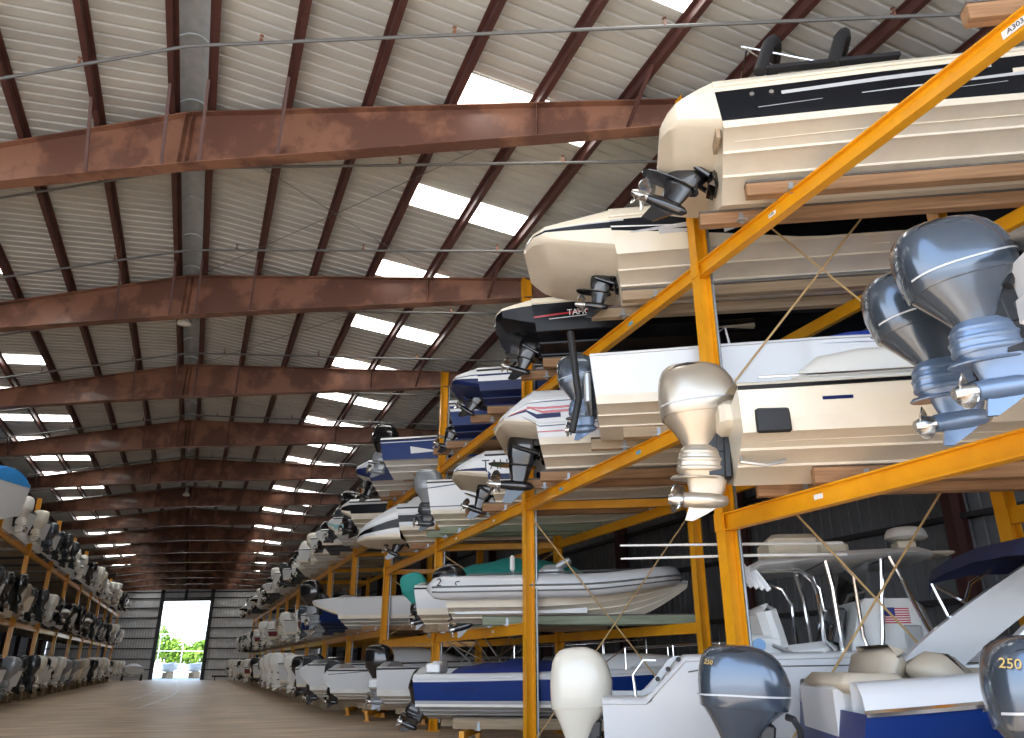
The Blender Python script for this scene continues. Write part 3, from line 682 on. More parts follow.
def ext_text(s, size, t, fr, mt, dx=0):
    def f(root, H, ho):
        p = H.pt(t, fr); q = H.pt(t, min(1, fr + .2)); a = atan2(-(q.y - p.y), q.z - p.z); r = H.pt(t + .05, fr); k = atan2(r.z - p.z, r.x - p.x); w = atan2(r.y - p.y, r.x - p.x)
        o = text(s, size, ho, (p.x + dx, p.y - .008, p.z), (pi / 2 + a, -k, w), mt)
    return f
# ---------------------------------------------------------------- the boats one can tell apart
def bunks(v, z, label, side=1, wood='wood', ln=4.2, h=.17, x0=None, sp=.31):
    bunk(v - sp, z, side, ln, wood, x0, 'timber bunk under the %s, nearer the camera' % label, h)
    bunk(v + sp, z, side, ln, wood, (x0 - .12 if x0 else 5.68 - .14) if side > 0 else None, 'timber bunk under the %s, farther from the camera' % label, h)
def uX(x, v): return (x - V.x * v) / U.x
def rb(name, sp, u, v, z, label, short, lvl=None, wood='wood', cat='boat', group=None, x0=None, ln=4.2, yaw=0.):
    o = boat(name, sp, uvz(u, v, z), 1, label, cat, group, yaw)
    if lvl is not None: bunks(v, lvl, short, 1, wood, ln, .17, x0)
    return o
def box_part(nme, mt, c, d, bev=.02, rot=None):
    def f(root, H, ho): MB().box(c, d, 0, Matrix.Rotation(rot, 3, 'Y') if rot else None, bev).build(nme, mt, root)
    return f
def tube_part(nme, mt, pts, r=.02, n=8):
    def f(root, H, ho): MB().tube(pts, r, n).build(nme, mt, root)
    return f
def transom_panel(L=.55, w=.8, z=.5, mt='liner'):
    def f(root, H, ho):
        m = MB(); m.box((-.03, 0, z), (.06, w, .42), 0, Matrix.Rotation(-.1, 3, 'Y'), .04); m.build('transom_hatch', mt, ho)
    return f
# top shelf, first bay: cream and black bowrider
A = dict(hull=dict(L=7.0, B=2.42, D=.93, rise=.24, dead=20, cap=.18, ext=.78, ext_drop=.26, ext_lift=.10, extmat='cream', ext_round=.25, ext_base=.05, bands=((0, 'cream'), (.13, 'gelblack', .05), (.86, 'cream', .90)), bot='bottom_cream', deck='cream', fullness=.5),
    rail='cream', drive=('io', .30, 1.25, 30),
    extra=[bimini(.06, .3, c='canvas_black', folded=True), motif(.10, .42, .62, .70, .70, .80, 'silver'), motif(.22, .62, .42, .44, .50, .60, 'silver'), motif(.45, .95, .52, .62, .66, .74, 'cream'), motif(.06, .16, .36, .375, .40, .41, 'silver'), motif(.30, .44, .30, .31, .36, .37, 'silver'),
           lambda r, H, ho: MB().box((-.12, -.80, .46), (.05, .34, .26), 0, None, .004).build('trim_tab_block', 'wood_pale', r),
           lambda r, H, ho: [MB().box((x, y, z), (.30, .34, .02), 0, Matrix.Rotation(.12, 3, 'Y'), .006).build('transom_hatch', 'liner', r) for x, y, z in ((-.45, .35, .545), (-.45, -.2, .545))],
           lambda r, H, ho: [MB().tube([H.pt(t, .70) + Vector((0, .01, 0)), H.pt(t, .70) - Vector((0, .012, 0))], .028, 10).build('exhaust_outlet', 'chrome', r) for t in (.055, .085)]])
rb('bowrider', A, 1.55, 8.71, 7.12, 'cream bowrider with a broad black side band on the nearest top shelf', 'cream bowrider', ZA, 'wood')
bunk(lane(0, .25), ZA, 1, 4.2, 'wood', 5.78, 'timber bunk on the top shelf above the number plate, no hull on it', .17)
# top shelf, second bay: cream boat with white diamonds on black
B = dict(hull=dict(L=6.6, B=2.4, D=.98, rise=.1, dead=19, cap=.22, ext=1.55, ext_drop=.14, ext_lift=.30, bands=((0, 'cream'), (.62, 'gelblack', -.8), (.86, 'silver', .88), (.91, 'cream', .92)), bot='bottom_cream', deck='cream', fullness=.46),
    rail='cream', drive=('io', .34, .9, 10), extra=[motif(.03, .8, .60, .9, .0, .9, 'gelblack'), trunk(.02, .6, .86, .22, 'cream'), motif(.04, .30, .50, .54, .58, .80, 'silver'), motif(.10, .24, .40, .55, .40, .42, 'silver'), motif(.24, .34, .30, .62, .60, .62, 'decal_white'), motif(.0, .14, .70, .74, .60, .62, 'decal_white'), windshield(.52, .3)])
rb('bowrider', B, .27, 11.44, 7.1, 'cream and black boat with white diamond graphics, top shelf, by the first post', 'boat with diamond graphics', ZA, 'wood_pale')
# top shelf: black boat with red and white streaks
C = dict(hull=dict(L=6.6, B=2.4, D=.92, rise=.12, dead=19, cap=.16, ext=.95, ext_drop=.12, ext_lift=.25, bands=((0, 'gelblack'), (.35, 'gelblack'), (.7, 'gelblack'), (.94, 'cream')), bot='gelblack', deck='cream'),
    rail='cream', drive=('io', .28, 1.0, 20), extra=[motif(-.0, .30, .44, .50, .70, .74, 'red'), motif(.04, .40, .36, .38, .58, .60, 'decal_white'), motif(.14, .5, .62, .63, .72, .76, 'decal_white'), motif(.2, .5, .40, .44, .44, .52, 'maroon'), trunk(.05, .55, .8, .2, 'cream'), ext_text('TAHOE', .16, .13, .55, 'decal_white')])
rb('bowrider', C, -1.25, 14.17, 7.1, 'black boat with red and white streaks on its side, on the top shelf', 'black boat with red streaks', ZA, 'wood')
D = dict(hull=dict(L=5.6, B=2.2, D=.72, rise=.15, dead=15, cap=.12, ext=.8, ext_drop=.16, ext_lift=.16, bands=((0, 'navy'), (.45, 'white', .35), (.7, 'navy', .75), (.8, 'white')), bot='navy', deck='white'), drive=('io', .25, .9, 34), extra=[windshield(.5, .3)])
rb('runabout', D, -2.85, 16.95, 7.1, 'small white and blue runabout on the top shelf beside the second front post', 'small white and blue runabout', ZA, 'wood')
Q = dict(hull=dict(L=6.8, B=2.3, D=.9, rise=.2, dead=18, cap=.14, bands=((0, 'blue'), (.62, 'white'), (.75, 'blue'), (.88, 'white')), bot='navy', deck='white'), drive=('io', .3, .9, 20), extra=[trunk(.2, .75, .8, .3, 'white')])
rb('cuddy_boat', Q, -4.05, 19.75, 7.1, 'white boat with blue stripes on the top shelf behind the third front post', 'blue striped boat behind the third post', ZA, 'wood')
P_ = dict(hull=dict(L=7.2, B=2.4, D=.95, rise=.3, dead=19, cap=.12, ext=.0, bands=((0, 'blue'), (.5, 'blue'), (.86, 'white')), bot='bottom_white', deck='white'),
    drive=('ob', dict(n=1, H=1.75, cowl='engine_black', leg='engine_grey', tilt=12, zt=.95)), extra=[windshield(.42, .4), motif(.12, .22, .25, .62, .30, .36, 'silver'), ext_text('SEA 21', .2, .42, .55, 'silver'), motif(0, .9, .9, .96, .9, .96, 'canvas_blue')])
rb('center_console', P_, -6.8, 22.75, 6.98, 'royal blue boat with a black and silver outboard on the top shelf', 'royal blue boat with silver outboard', ZA, 'wood')
# second shelf, second bay: plain white skiff with a blue-grey outboard
E_ = dict(hull=dict(L=6.4, B=2.35, D=.98, rise=.18, dead=14, cap=.06, bands=((0, 'bottom_cream'), (.16, 'white'), (.5, 'white')), bot='bottom_cream', deck='white', rake=.10, chine=.44),
    rail='white', drive=('ob', dict(n=1, H=1.42, cowl='engine_steel', leg='engine_steel_leg', tilt=-2, zt=.78, hi=True)),
    extra=[tube_part('stake_pole', 'rubber', [(-.42, -.55, -.02), (-.30, -.55, .5), (-.40, -.55, 1.62)], .055, 10), tube_part('grab_rail', 'chrome', [(1.75, -1.0, 1.0), (1.78, -1.0, 1.28), (1.9, -1.0, 1.36), (1.95, -1.0, 1.0)], .02),
           lambda r, H, ho: MB().tube([H.pt(.05, .55) + Vector((0, .005, 0)), H.pt(.05, .55) - Vector((0, .008, 0))], .022, 10).build('drain_fitting', 'chrome', ho),
           lambda r, H, ho: MB().box((-.16, .0, .62), (.10, 1.5, .5), 0, None, .03).build('engine_bracket', 'aluminium', r), cover('canvas_royal', .5, .95, .5)])
rb('skiff', E_, -.17, 11.61, 4.88, 'plain white skiff with a blue-grey outboard and a black pole at its stern', 'plain white skiff with the blue-grey outboard', ZM, 'wood_pale')
# middle shelf: white boat with red and blue streaks
M_ = dict(hull=dict(L=7.4, B=2.5, D=1.28, rise=.2, dead=20, cap=.2, ext=.95, ext_drop=.46, ext_lift=.12, ext_base=.34, ext_round=.25, bands=((0, 'bottom_cream'), (.12, 'white'), (.4, 'white'), (.7, 'white')), bot='bottom_cream', deck='white', chine=.5),
    rail='white', drive=('io', .52, 1.45, 6), extra=[motif(-.16, .06, .48, .60, .56, .66, 'navy'), motif(-.16, .08, .60, .67, .67, .73, 'red'), motif(-.02, .30, .74, .79, .80, .87, 'red'), motif(-.06, .30, .90, .92, .94, .965, 'navy'), motif(-.10, .34, .40, .43, .48, .52, 'silver'), motif(-.04, .34, .35, .37, .45, .47, 'navy'), motif(.0, .3, .24, .26, .30, .33, 'red'), motif(.0, .3, .235, .245, .25, .26, 'red'), ext_text('FORMULA', .17, .14, .70, 'decal_white'), trunk(.3, .8, .8, .35)])
rb('sport_cruiser', M_, -1.22, 14.34, 4.86, 'white cruiser with red and navy streaks on the middle shelf', 'white cruiser with red and navy streaks', ZM, 'wood')
N_ = dict(hull=dict(L=6.2, B=2.35, D=1.02, rise=.2, dead=19, cap=.14, ext=1.0, ext_drop=.34, ext_lift=.12, ext_base=.18, bands=((0, 'bottom_cream'), (.16, 'navy', .05), (.36, 'white', .25), (.7, 'white')), bot='bottom_cream', deck='white', chine=.48),
    drive=('io', .32, 1.0, 20), extra=[ext_text('TAHOE', .30, .06, .66, 'decal_dark'), windshield(.5, .35), motif(-.12, .03, .30, .40, .18, .36, 'navy')])
rb('bowrider', N_, -2.62, 17.17, 4.86, 'white bowrider with dark lettering and a navy lower band', 'white bowrider with dark lettering', ZM, 'wood')
O_ = dict(hull=dict(L=6.4, B=2.4, D=1.12, rise=.2, dead=17, cap=.1, bands=((0, 'bottom_cream'), (.12, 'white'), (.20, 'decal_dark'), (.23, 'white'), (.5, 'white')), bot='bottom_cream', deck='white', chine=.46),
    drive=('ob', dict(n=1, H=1.7, cowl='engine_grey', leg='engine_graphite', tilt=4, zt=.95)), extra=[motif(.0, .2, .80, .83, .97, 1.0, 'navy')])
rb('skiff', O_, -4.6, 20.07, 4.86, 'white boat with one dark pinstripe and a grey outboard with red trim', 'white boat with the red trimmed grey outboard', ZM, 'wood_green')
T_ = dict(hull=dict(L=6.6, B=2.4, D=1.0, rise=.15, dead=19, cap=.16, ext=1.5, ext_drop=.72, ext_lift=-.02, ext_base=-.26, bands=((0, 'bottom_cream'), (.14, 'white'), (.34, 'gelblack'), (.66, 'silver'), (.76, 'white')), bot='bottom_cream', deck='white', chine=.48),
    drive=('io', .12, 1.0, 24), extra=[trunk(.0, .5, .85, .35, 'white', 'canvas_navy'), cover('canvas_navy', .05, .45, .22)])
rb('sport_boat', T_, uX(5.75, 22.7), 22.7, 4.86, 'white sport boat with a long black and silver swoosh at the stern, middle shelf', 'sport boat with black and silver swoosh', ZM, 'wood')
R3 = dict(hull=dict(L=6.4, B=2.4, D=1.0, rise=.15, dead=19, cap=.14, ext=.6, ext_drop=.2, ext_lift=.2, bands=((0, 'bottom_cream'), (.3, 'gelblack'), (.85, 'white')), bot='bottom_cream', deck='white', chine=.48), drive=('ob', dict(n=2, H=1.7, gap=.75, cowl='engine_black', tilt=6)))
rb('center_console', R3, uX(5.5, 28.5), 28.5, 6.27, 'black sided boat with twin black outboards behind the fourth front post, upper shelf', 'black sided boat with twin black outboards', 6.2, 'wood')
S3 = dict(hull=dict(L=6.2, B=2.3, D=.95, rise=.15, dead=18, cap=.12, ext=.7, ext_drop=.2, ext_lift=.2, bands=((0, 'navy'), (.45, 'navy'), (.7, 'white')), bot='bottom_white', deck='white'), drive=('io', .3, 1., 20))
rb('bowrider', S3, uX(5.45, 25.6), 25.6, 7.08, 'navy and white boat on the top shelf by the fourth front post', 'navy and white boat by the fourth post', ZA, 'wood')
# low shelf: rigid inflatable
def rib():
    o = empty('inflatable_boat', uvz(uX(5.25, 17.02), 17.02, 2.42), HEAD); tag(o, 'white rigid inflatable boat with a black outboard on the low shelf', 'inflatable boat')
    h = Hull(L=4.75, B=1.75, D=.50, rise=.30, dead=21, bands=((0, 'bottom_cream'), (.5, 'white')), bot='bottom_cream', fullness=.35, cap=.02)
    obj('hull', h.mesh(), o); obj('deck', h.deck_mesh(), o)
    pts, rs, m = [], [], MB()
    for i in range(30):
        t = i / 29
        if t < .72: p = Vector((-.42 + 4.55 * t * .98, -.98 - .03 * sin(t * 4), .66 + .03 * t)); r = .235
        else:
            a = (t - .72) / .28 * pi / 2; p = Vector((2.80 + 1.85 * sin(a) , -1.0 * cos(a) ** .75, .68 + .24 * sin(a) ** 1.5)); r = .235 - .04 * sin(a)
        if t < .05: r = .05 + .19 * (t / .05) ** .5
        pts.append(p); rs.append(r)
    full = pts + [Vector((p.x, -p.y, p.z)) for p in pts[::-1][1:]]; rr = rs + rs[::-1][1:]
    tb = m.tube(full, rr, 18).build('buoyancy_tube', 'white', o, 60)
    m = MB()
    for k, rad in ((.0, .022), (-.45, .016)):
        line = [p + (Vector((0, -1, 0)) if i < 21 else Vector((sin((i / 29 - .72) / .28 * pi / 2), -cos((i / 29 - .72) / .28 * pi / 2), 0))) * (rs[i] * cos(k) + .003) + Vector((0, 0, rs[i] * sin(k))) for i, p in enumerate(pts)]
        m.tube(line[1:] + [Vector((p.x, -p.y, p.z)) for p in line[::-1][1:-1]], rad, 6)
    m.build('rubbing_strake', 'pipe', tb)
    text('2', .24, tb, (-.12, -1.215, .75), (pi / 2 - .35, 0, 0), 'decal_dark'); text('0', .22, tb, (.28, -1.215, .73), (pi / 2 - .35, pi / 2, 0), 'decal_dark')
    MB().box((2.1, 0, .85), (.55, .6, .7), 0, None, .12).box((2.35, 0, 1.22), (.35, .5, .12), 0, Matrix.Rotation(-.5, 3, 'Y'), .04).build('console', 'white', o)
    MB().loft([[(2.5, y, 1.2 - .1 * y * y) for y in (-.3, 0, .3)], [(2.75, y, 1.0) for y in (-.34, 0, .34)]], 0, False).build('windshield', 'glass', o)
    MB().box((1.2, 0, .70), (.6, .7, .5), 0, None, .08).build('seat', 'canvas_grey', o)
    MB().tube([(1.35, -.75, .8), (1.35, -.75, 1.0)], .012).box((1.33, -.75, 1.17), (.10, .09, .33), 0, None, .04).build('fender_horn', 'vinyl_white', o)
    MB().tube([(.4, -.75, .95), (2.0, -.76, .97), (3.2, -.7, 1.0), (4.3, 0, 1.10)], .018, 6).build('lifeline', 'cable', o)
    outboard(o, 0, 1.55, 'engine_black', tilt=-16, zt=.62, xo=.18)
    bunks(17.02, ZL, 'white inflatable boat', 1, 'wood_green', 4.6, .17, 5.66)
rib()
K2 = dict(hull=dict(L=6.0, B=2.2, D=.9, rise=.2, dead=17, cap=.1, bands=((0, 'bottom_cream'), (.2, 'white'), (.6, 'white')), bot='bottom_cream', deck='white'), drive=('ob', dict(n=1, H=1.42, cowl='teal', leg='engine_black', tilt=-12, zt=.8)), extra=[cover('teal', .08, .75, .75)])
rb('skiff', K2, uX(5.55, 20.0), 20.0, 2.45, 'white boat under teal canvas with a teal hood on its outboard', 'teal covered boat', ZL, 'wood_pale')
U_ = dict(hull=dict(L=7.0, B=2.4, D=1.0, rise=.3, dead=18, cap=.05, ext=1.15, ext_drop=.06, ext_lift=.40, ext_round=.2, bands=((0, 'bottom_cream'), (.15, 'white'), (.5, 'white')), bot='bottom_white', deck='white', chine=.42), rail='white', drive=('ob', dict(n=1, H=1.75, cowl='engine_black', leg='engine_grey', tilt=-8, zt=1.0)))
o = rb('center_console', U_, uX(5.3, 28.45), 28.45, 2.82, 'long plain white hull with a pointed stern on the lower shelf', 'long plain white hull', 2.75, 'wood')
o = [c for c in o.children if c.name.startswith('outboard')][0]; o.location.x -= 1.05
W3 = dict(hull=dict(L=6.6, B=2.4, D=.95, rise=.2, dead=18, cap=.1, bands=((0, 'blue'), (.85, 'white')), bot='navy', deck='white', ext=.7, ext_drop=.3, ext_lift=.3), drive=('ob', dict(n=1, H=1.65, cowl='engine_graphite', leg='engine_grey', tilt=0)))
rb('center_console', W3, uX(5.1, 31.4), 31.4, 2.82, 'blue hulled boat with a graphite outboard on the lower shelf', 'blue hulled boat on the lower shelf', 2.75, 'wood')
# second shelf of the first bay: boat with the gold outboard
F_ = dict(hull=dict(L=7.2, B=2.4, D=.76, rise=.10, dead=17, cap=.10, bands=((0, 'bottom_cream'), (.3, 'cream'), (.9, 'cream')), bot='bottom_cream', deck='cream', rake=.05, chine=.45, fullness=.5),
    rail='gelblack', drive=('ob', dict(n=1, H=1.86, cowl='engine_gold', tilt=3, zt=.60, hi=True, sx=.88)),
    extra=[trunk(.06, .92, .84, .46, 'liner'), motif(.11, .15, .62, .70, .62, .70, 'navy', 'side_decal'), motif(.31, .44, .56, .70, .60, .74, 'engine_steel', 'side_decal'), motif(.86, .95, .5, .62, .52, .64, 'navy', 'side_decal'),
           box_part('vent_cover', 'rubber', (.28, -1.10, .42), (.34, .06, .26), .02), box_part('engine_well', 'cream', (.05, 0, .68), (.42, 1.2, .30), .06),
           lambda r, H, ho: MB().tube([(2.0, -1.17, .80), (2.0, -1.21, .86), (2.18, -1.21, .86), (2.18, -1.17, .80)], .016, 6).build('cleat', 'chrome', r),
           lambda r, H, ho: MB().tube([(.02, -.6, .22), (.0, -.64, .12), (.25, -.66, .07), (.45, -.62, .12)], .022, 6).build('hose', 'aluminium', r),
           lambda r, H, ho: MB().tube([(H.L * t, -H.hb(t) + .16, H.zs(t) + .16) for t in (.03, .1, .3, .5, .62)], .014, 6).build('grab_rail', 'chrome', r)])
rb('bay_boat', F_, 1.33, 8.71, 3.47, 'cream boat with a gold outboard on the second shelf, nearest bay', 'cream boat with the gold outboard', ZN, 'wood', x0=5.95)
# twin blue-grey outboards, nearest berth
G_ = dict(hull=dict(L=7.4, B=2.4, D=.80, rise=.3, dead=19, cap=.1, bands=((0, 'white'), (.5, 'white')), bot='bottom_white', deck='white', rake=.1), drive=('ob', dict(n=2, H=1.50, gap=.76, cowl='engine_steel', leg='engine_steel_leg', tilt=-7, zt=.60, hi=True, sx=.96)),
    extra=[cover('canvas_sky', .04, .7, .75), lambda r, H, ho: MB().box((-.03, 0, .46), (.12, 1.6, .22), 0, None, .03).build('engine_bracket', 'white', r),
           lambda r, H, ho: [MB().tube([(-.12, y, .66), (.05, y * .9, .92), (.3, y * .8, .86)], .03, 8).build('rigging_hose', 'rubber', r) for y in (-.52, .30)]])
gb = rb('center_console', G_, 2.92, 5.72, 3.42, 'white boat with two big blue-grey outboards side by side on the second shelf', 'white boat with the twin blue-grey outboards', ZN, 'wood', x0=6.1)
# floor, first bay: centre console with hardtop and cream outboard
H_ = dict(hull=dict(L=6.9, B=2.0, D=1.08, rise=.25, dead=20, cap=.05, bands=((0, 'white'), (.5, 'white')), bot='bottom_white', deck='white', rake=.02, sole=.42, ck=(0, .7), step=lambda t: -.36 * max(0, min(1, (.107 - t) / .044)), fullness=.5, n=80), rail='white',
    drive=('ob', dict(n=1, H=1.35, cowl='engine_cream', tilt=5, zt=.42, sx=.86, tall=True, xo=-.06)))
H_['extra'] = []
hb_ = rb('center_console', H_, -.253, 11.52, .217, 'white centre console boat with a hardtop and a cream outboard on the floor', 'hardtop boat', None)
hb_.scale = (1.33, 1.33, 1.33)
# parts placed in boat coordinates (x from the transom, keel z = 0)
def hp(nme, m, mt, ang=40): return m.build(nme, mt, hb_, ang)
z0 = .56
ht = hp('hardtop', MB().loft([[(x, y * w, z - zz) for y, zz in ((-.98, .05), (-.9, .0), (0, -.03), (.9, .0), (.98, .05), (.9, .07), (-.9, .07))] for x, w, z in ((1.42, .80, 1.92), (1.55, .86, 1.99), (2.3, .86, 2.07), (3.05, .82, 2.10), (3.2, .7, 2.08))], 0, True, True, True), 'white')
m = MB()
for i in range(4): m.bar((1.34 + .055 * i, -.78 + .02 * i, 1.97 - .02 * i), (1.46 + .055 * i, -.82 + .02 * i, 1.74 - .01 * i), .045, .05)
m.build('rod_holder', 'white', ht)
m = MB()
for sg in (-1, 1):
    y = sg * .62
    m.tube([(1.55, y * 1.2, 1.90), (1.92, y * 1.2, 1.90), (2.04, y * 1.15, 1.84), (2.10, y, 1.66), (2.10, y, 1.26), (2.2, y, 1.14)], .020, 8)
    m.tube([(2.28, y * 1.15, 2.02), (2.44, y * 1.1, 1.85), (2.46, y, 1.3), (2.50, y, 1.12), (2.60, y, 1.12), (2.64, y, 1.3), (2.72, y * 1.1, 2.0)], .020, 8)
    m.tube([(2.78, y * 1.15, 2.04), (3.12, y, 1.15)], .020, 8).tube([(2.2, y * 1.1, 2.0), (2.24, y * 1.05, 1.75), (2.26, y, 1.12)], .026, 8)
m.tube([(2.28, -.7, 2.02), (2.28, .7, 2.02)], .018, 6).tube([(1.6, -.72, 1.9), (1.6, .72, 1.9)], .018, 6).tube([(2.8, -.7, 2.03), (2.8, .7, 2.03)], .018, 6).tube([(2.2, -.66, 2.0), (2.2, .66, 2.0)], .018, 6)
m.build('hardtop_frame', 'chrome', ht)
hp('life_raft_case', MB().box((2.02, .1, 2.19), (.52, .8, .26), 0, None, .05).box((2.40, .1, 2.15), (.36, .6, .2), 0, None, .04), 'cream')
rd = hp('radar_dome', MB().loft([[(3.22 + r * cos(2 * pi * k / 24), r * sin(2 * pi * k / 24), z) for k in range(24)] for r, z in ((.18, 2.27), (.21, 2.29), (.20, 2.34), (.175, 2.38), (.13, 2.395), (.02, 2.40))], 0, True, True, True), 'vinyl_white')
MB().box((3.18, 0, 2.18), (.18, .25, .16), 0, None, .02).box((3.28, 0, 2.11), (.6, .5, .03), 0, None, .01).build('radar_mount', 'cream', rd)
cs = hp('console', MB().loft([[(a, y, z) for a, y in ((x0, -.58), (x1, -.58), (x1 + .12, -.35), (x1 + .12, .35), (x1, .58), (x0, .58))] for x0, x1, z in ((2.30, 3.20, .5), (2.34, 3.14, 1.15), (2.48, 3.02, 1.58), (2.54, 2.95, 1.64))], 0, True, True, True), 'vinyl_white', 30)
MB().loft([[(2.54, y, 1.64), (2.64, y, 2.0)] for y in (-.56, -.3, 0, .3, .56)], 0, False).build('windshield', 'glass', cs)
fg = MB().box((2.80, -.585, 1.48), (.24, .004, .15), 0, None); fo = fg.build('flag_decal', 'label_white', cs, 0)
m = MB()
for i in range(7): m.box((2.80, -.588, 1.415 + i * .0215), (.24, .003, .0115))
m.build('flag_stripes', 'flag_red', fo, 0); MB().box((2.735, -.590, 1.516), (.11, .003, .078)).build('flag_canton', 'flag_blue', fo, 0)
MB().box((2.92, -.60, 1.26), (.16, .02, .26), 0, None, .06).build('vent_cover', 'aluminium', cs)
MB().box((2.33, 0, 1.40), (.1, .7, .36), 0, Matrix.Rotation(.3, 3, 'Y'), .02).build('instrument_panel', 'engine_graphite', cs)
wh = MB().tube([(2.20 + .06 * cos(2 * pi * k / 20), -.1 + .19 * sin(2 * pi * k / 20), 1.27 + .18 * cos(2 * pi * k / 20)) for k in range(20)], .014, 6, 0, True).bar((2.2, -.1, 1.27), (2.33, -.1, 1.24), .05, .05)
wh.build('steering_wheel', 'rubber', cs)
hs = hp('helm_seat', MB().box((1.98, 0, 1.16), (.52, 1.1, .16), 0, Matrix.Rotation(-.12, 3, 'Y'), .06).box((1.66, 0, 1.36), (.2, 1.1, .50), 0, Matrix.Rotation(-.22, 3, 'Y'), .07).box((1.55, 0, 1.05), (.34, 1.12, .52), 0, Matrix.Rotation(.08, 3, 'Y'), .03).box((1.95, 0, .8), (.5, .9, .6), 0, None, .03), 'vinyl_white')
MB().tube([(1.62, -.6, 1.22), (1.80, -.63, 1.14), (2.2, -.62, 1.12)], .018, 8).build('seat_rail', 'aluminium', hs); MB().tube([(1.5, -.57, 1.22), (1.5, -.60, 1.22)], .06, 14).build('speaker', 'skyblue', hs)
for z, y in ((2.14, -.80), (2.02, -.9)):
    hp('outrigger', MB().tube([(2.35, y, z), (1.5, y - .05, z), (.22, y - .12, z + (.0 if y > -.85 else -.02))], [.016, .014, .009], 8), 'vinyl_white')
for i in range(3): hp('fuel_vent', MB().tube([(.50 + .10 * i, -.94, .92 + .085 * i), (.50 + .10 * i, -1.0, .92 + .085 * i)], .022, 10), 'rubber')
hp('coaming_rail', MB().tube([(.30, -.8, .74), (.28, -.8, .95), (.38, -.8, 1.08), (.50, -.8, 1.08)], .014, 8), 'chrome')
hp('gunwale_line', MB().tube([(.78, -.975, .98), (1.0, -.995, 1.02), (3.0, -1.005, 1.05), (4.0, -.99, 1.08)], .006, 6), 'pipe')
# floor, nearest berth: blue bow rider with tan seats and a white arch
I_ = dict(hull=dict(L=6.3, B=1.88, D=.60, rise=.35, step=lambda t: .13 * min(1, t / .3), dead=20, cap=.17, bands=((0, 'blue'), (.3, 'blue'), (.6, 'blue')), bot='bottom_white', deck='white', rake=-.16, sole=.4, ck=(0, .62), fullness=.5), rail='chrome', drive=('ob', dict(n=1, H=1.20, cowl='engine_steel', leg='engine_steel_leg', tilt=10, zt=.42, hi=True, sx=.93)))
ib = rb('cruiser', I_, 1.85, 8.60, .35, 'navy blue boat with tan seats and a white arch, on the floor at right', 'arch boat', None)
ib.scale = (1.4385,) * 3
ob = [c for c in ib.children if c.name.startswith('outboard')][0]; ob.location.x -= .36
def ip(nme, m, mt, ang=40): return m.build(nme, mt, ib, ang, (0, 0, -.21))
ip('swim_platform', MB().box((.02, 0, .50), (.50, 1.6, .12), 0, None, .05).box((.22, .2, .74), (.30, 1.1, .48), 0, None, .05), 'white')
st = ip('stern_seat', MB().box((.28, .0, .97), (.42, 1.1, .12), 0, None, .05).box((.52, .25, 1.06), (.16, .9, .28), 0, Matrix.Rotation(.35, 3, 'Y'), .07), 'tan', 60)
ip('cockpit_seat', MB().box((.80, -.15, 1.02), (.40, .46, .26), 0, Matrix.Rotation(.2, 3, 'Y'), .11).box((1.5, -.55, .96), (1.0, .34, .20), 0, None, .07).box((1.6, .55, .96), (1.6, .34, .2), 0, None, .07), 'tan', 60)
def arch():
    m = MB()
    for sg in (-1, 1):
        y = sg * .86; A_ = []
        for i in range(13):
            q = i / 12; x = 1.0 + 1.30 * q ** 1.0 ; z = 1.0 + .92 * q ** .85; w = .24 - .04 * q; A_.append([(x - w * .55, y - sg * .06 * q * 2, z + w * .35), (x + w * .6, y - sg * .06 * q * 2, z - w * .42), (x + w * .6, y - sg * (.09 + .06 * q * 2), z - w * .42), (x - w * .55, y - sg * (.09 + .06 * q * 2), z + w * .35)])
        m.loft(A_, 0, True, True, True)
    m.bar((2.30, -.88, 1.92), (2.30, .88, 1.92), .42, .08, 0, (-.35, 0, 1), .03)
    return m
ar = ip('radar_arch', arch(), 'white', 50)
bt = ip('bimini_top', MB().loft([[(x, (.90 * a), z + .06 * (1 - a * a) - (.1 if abs(a) > .97 else 0)) for a in (-1, -.97, -.6, 0, .6, .97, 1)] for x, z in ((1.22, 1.70), (1.26, 1.80), (1.55, 1.86), (2.2, 1.88), (3.0, 1.88), (3.6, 1.84))], 0, False), 'canvas_navy', 60)
for sg in (-1, 1):
    for pp in ([(1.36, sg * .89, 1.25), (1.33, sg * .9, 1.45), (1.25, sg * .9, 1.70)], [(1.28, sg * .9, 1.68), (1.62, sg * .88, 1.46)], [(1.48, sg * .9, 1.55), (1.55, sg * .9, 1.70), (1.75, sg * .9, 1.82)], [(2.35, sg * .9, 1.85), (2.15, sg * .9, 1.98), (2.45, sg * .92, 1.4)]):
        MB().tube(pp, .014, 6).build('bimini_strut', 'chrome', bt)
MB().loft([[(1.42, y, 1.78), (1.46, y, 1.84), (1.49, y, 1.79), (1.47, y, 1.72)] for y in (-.898, -.912)], 0, True, True, True).build('sail_emblem', 'decal_white', bt, 0)
# next berth towards the camera: only its outboard reaches into the picture
J_ = dict(hull=dict(L=7.0, B=2.4, D=.82, rise=.3, dead=20, bands=((0, 'white'), (.5, 'white')), bot='bottom_white', deck='white'), drive=('ob', dict(n=1, H=1.65, cowl='engine_steel', leg='engine_steel_leg', tilt=6, zt=.60, hi=True, sx=.95)))
jb = rb('center_console', J_, 3.12, 5.76, .40, 'boat whose blue-grey outboard with gold numerals cuts the right edge of the view', 'boat at the right edge', None)
for bo, sz in ((jb, .055), (ib, .04)):
    eo = [c for c in bo.children if c.name.startswith('outboard')][0]; cw = [c for c in eo.children if c.name.startswith('cowling')][0]
    text('250', sz, cw, (-.252, -.134, .868), (pi / 2 - .30, 0, -.67), 'decal_gold')
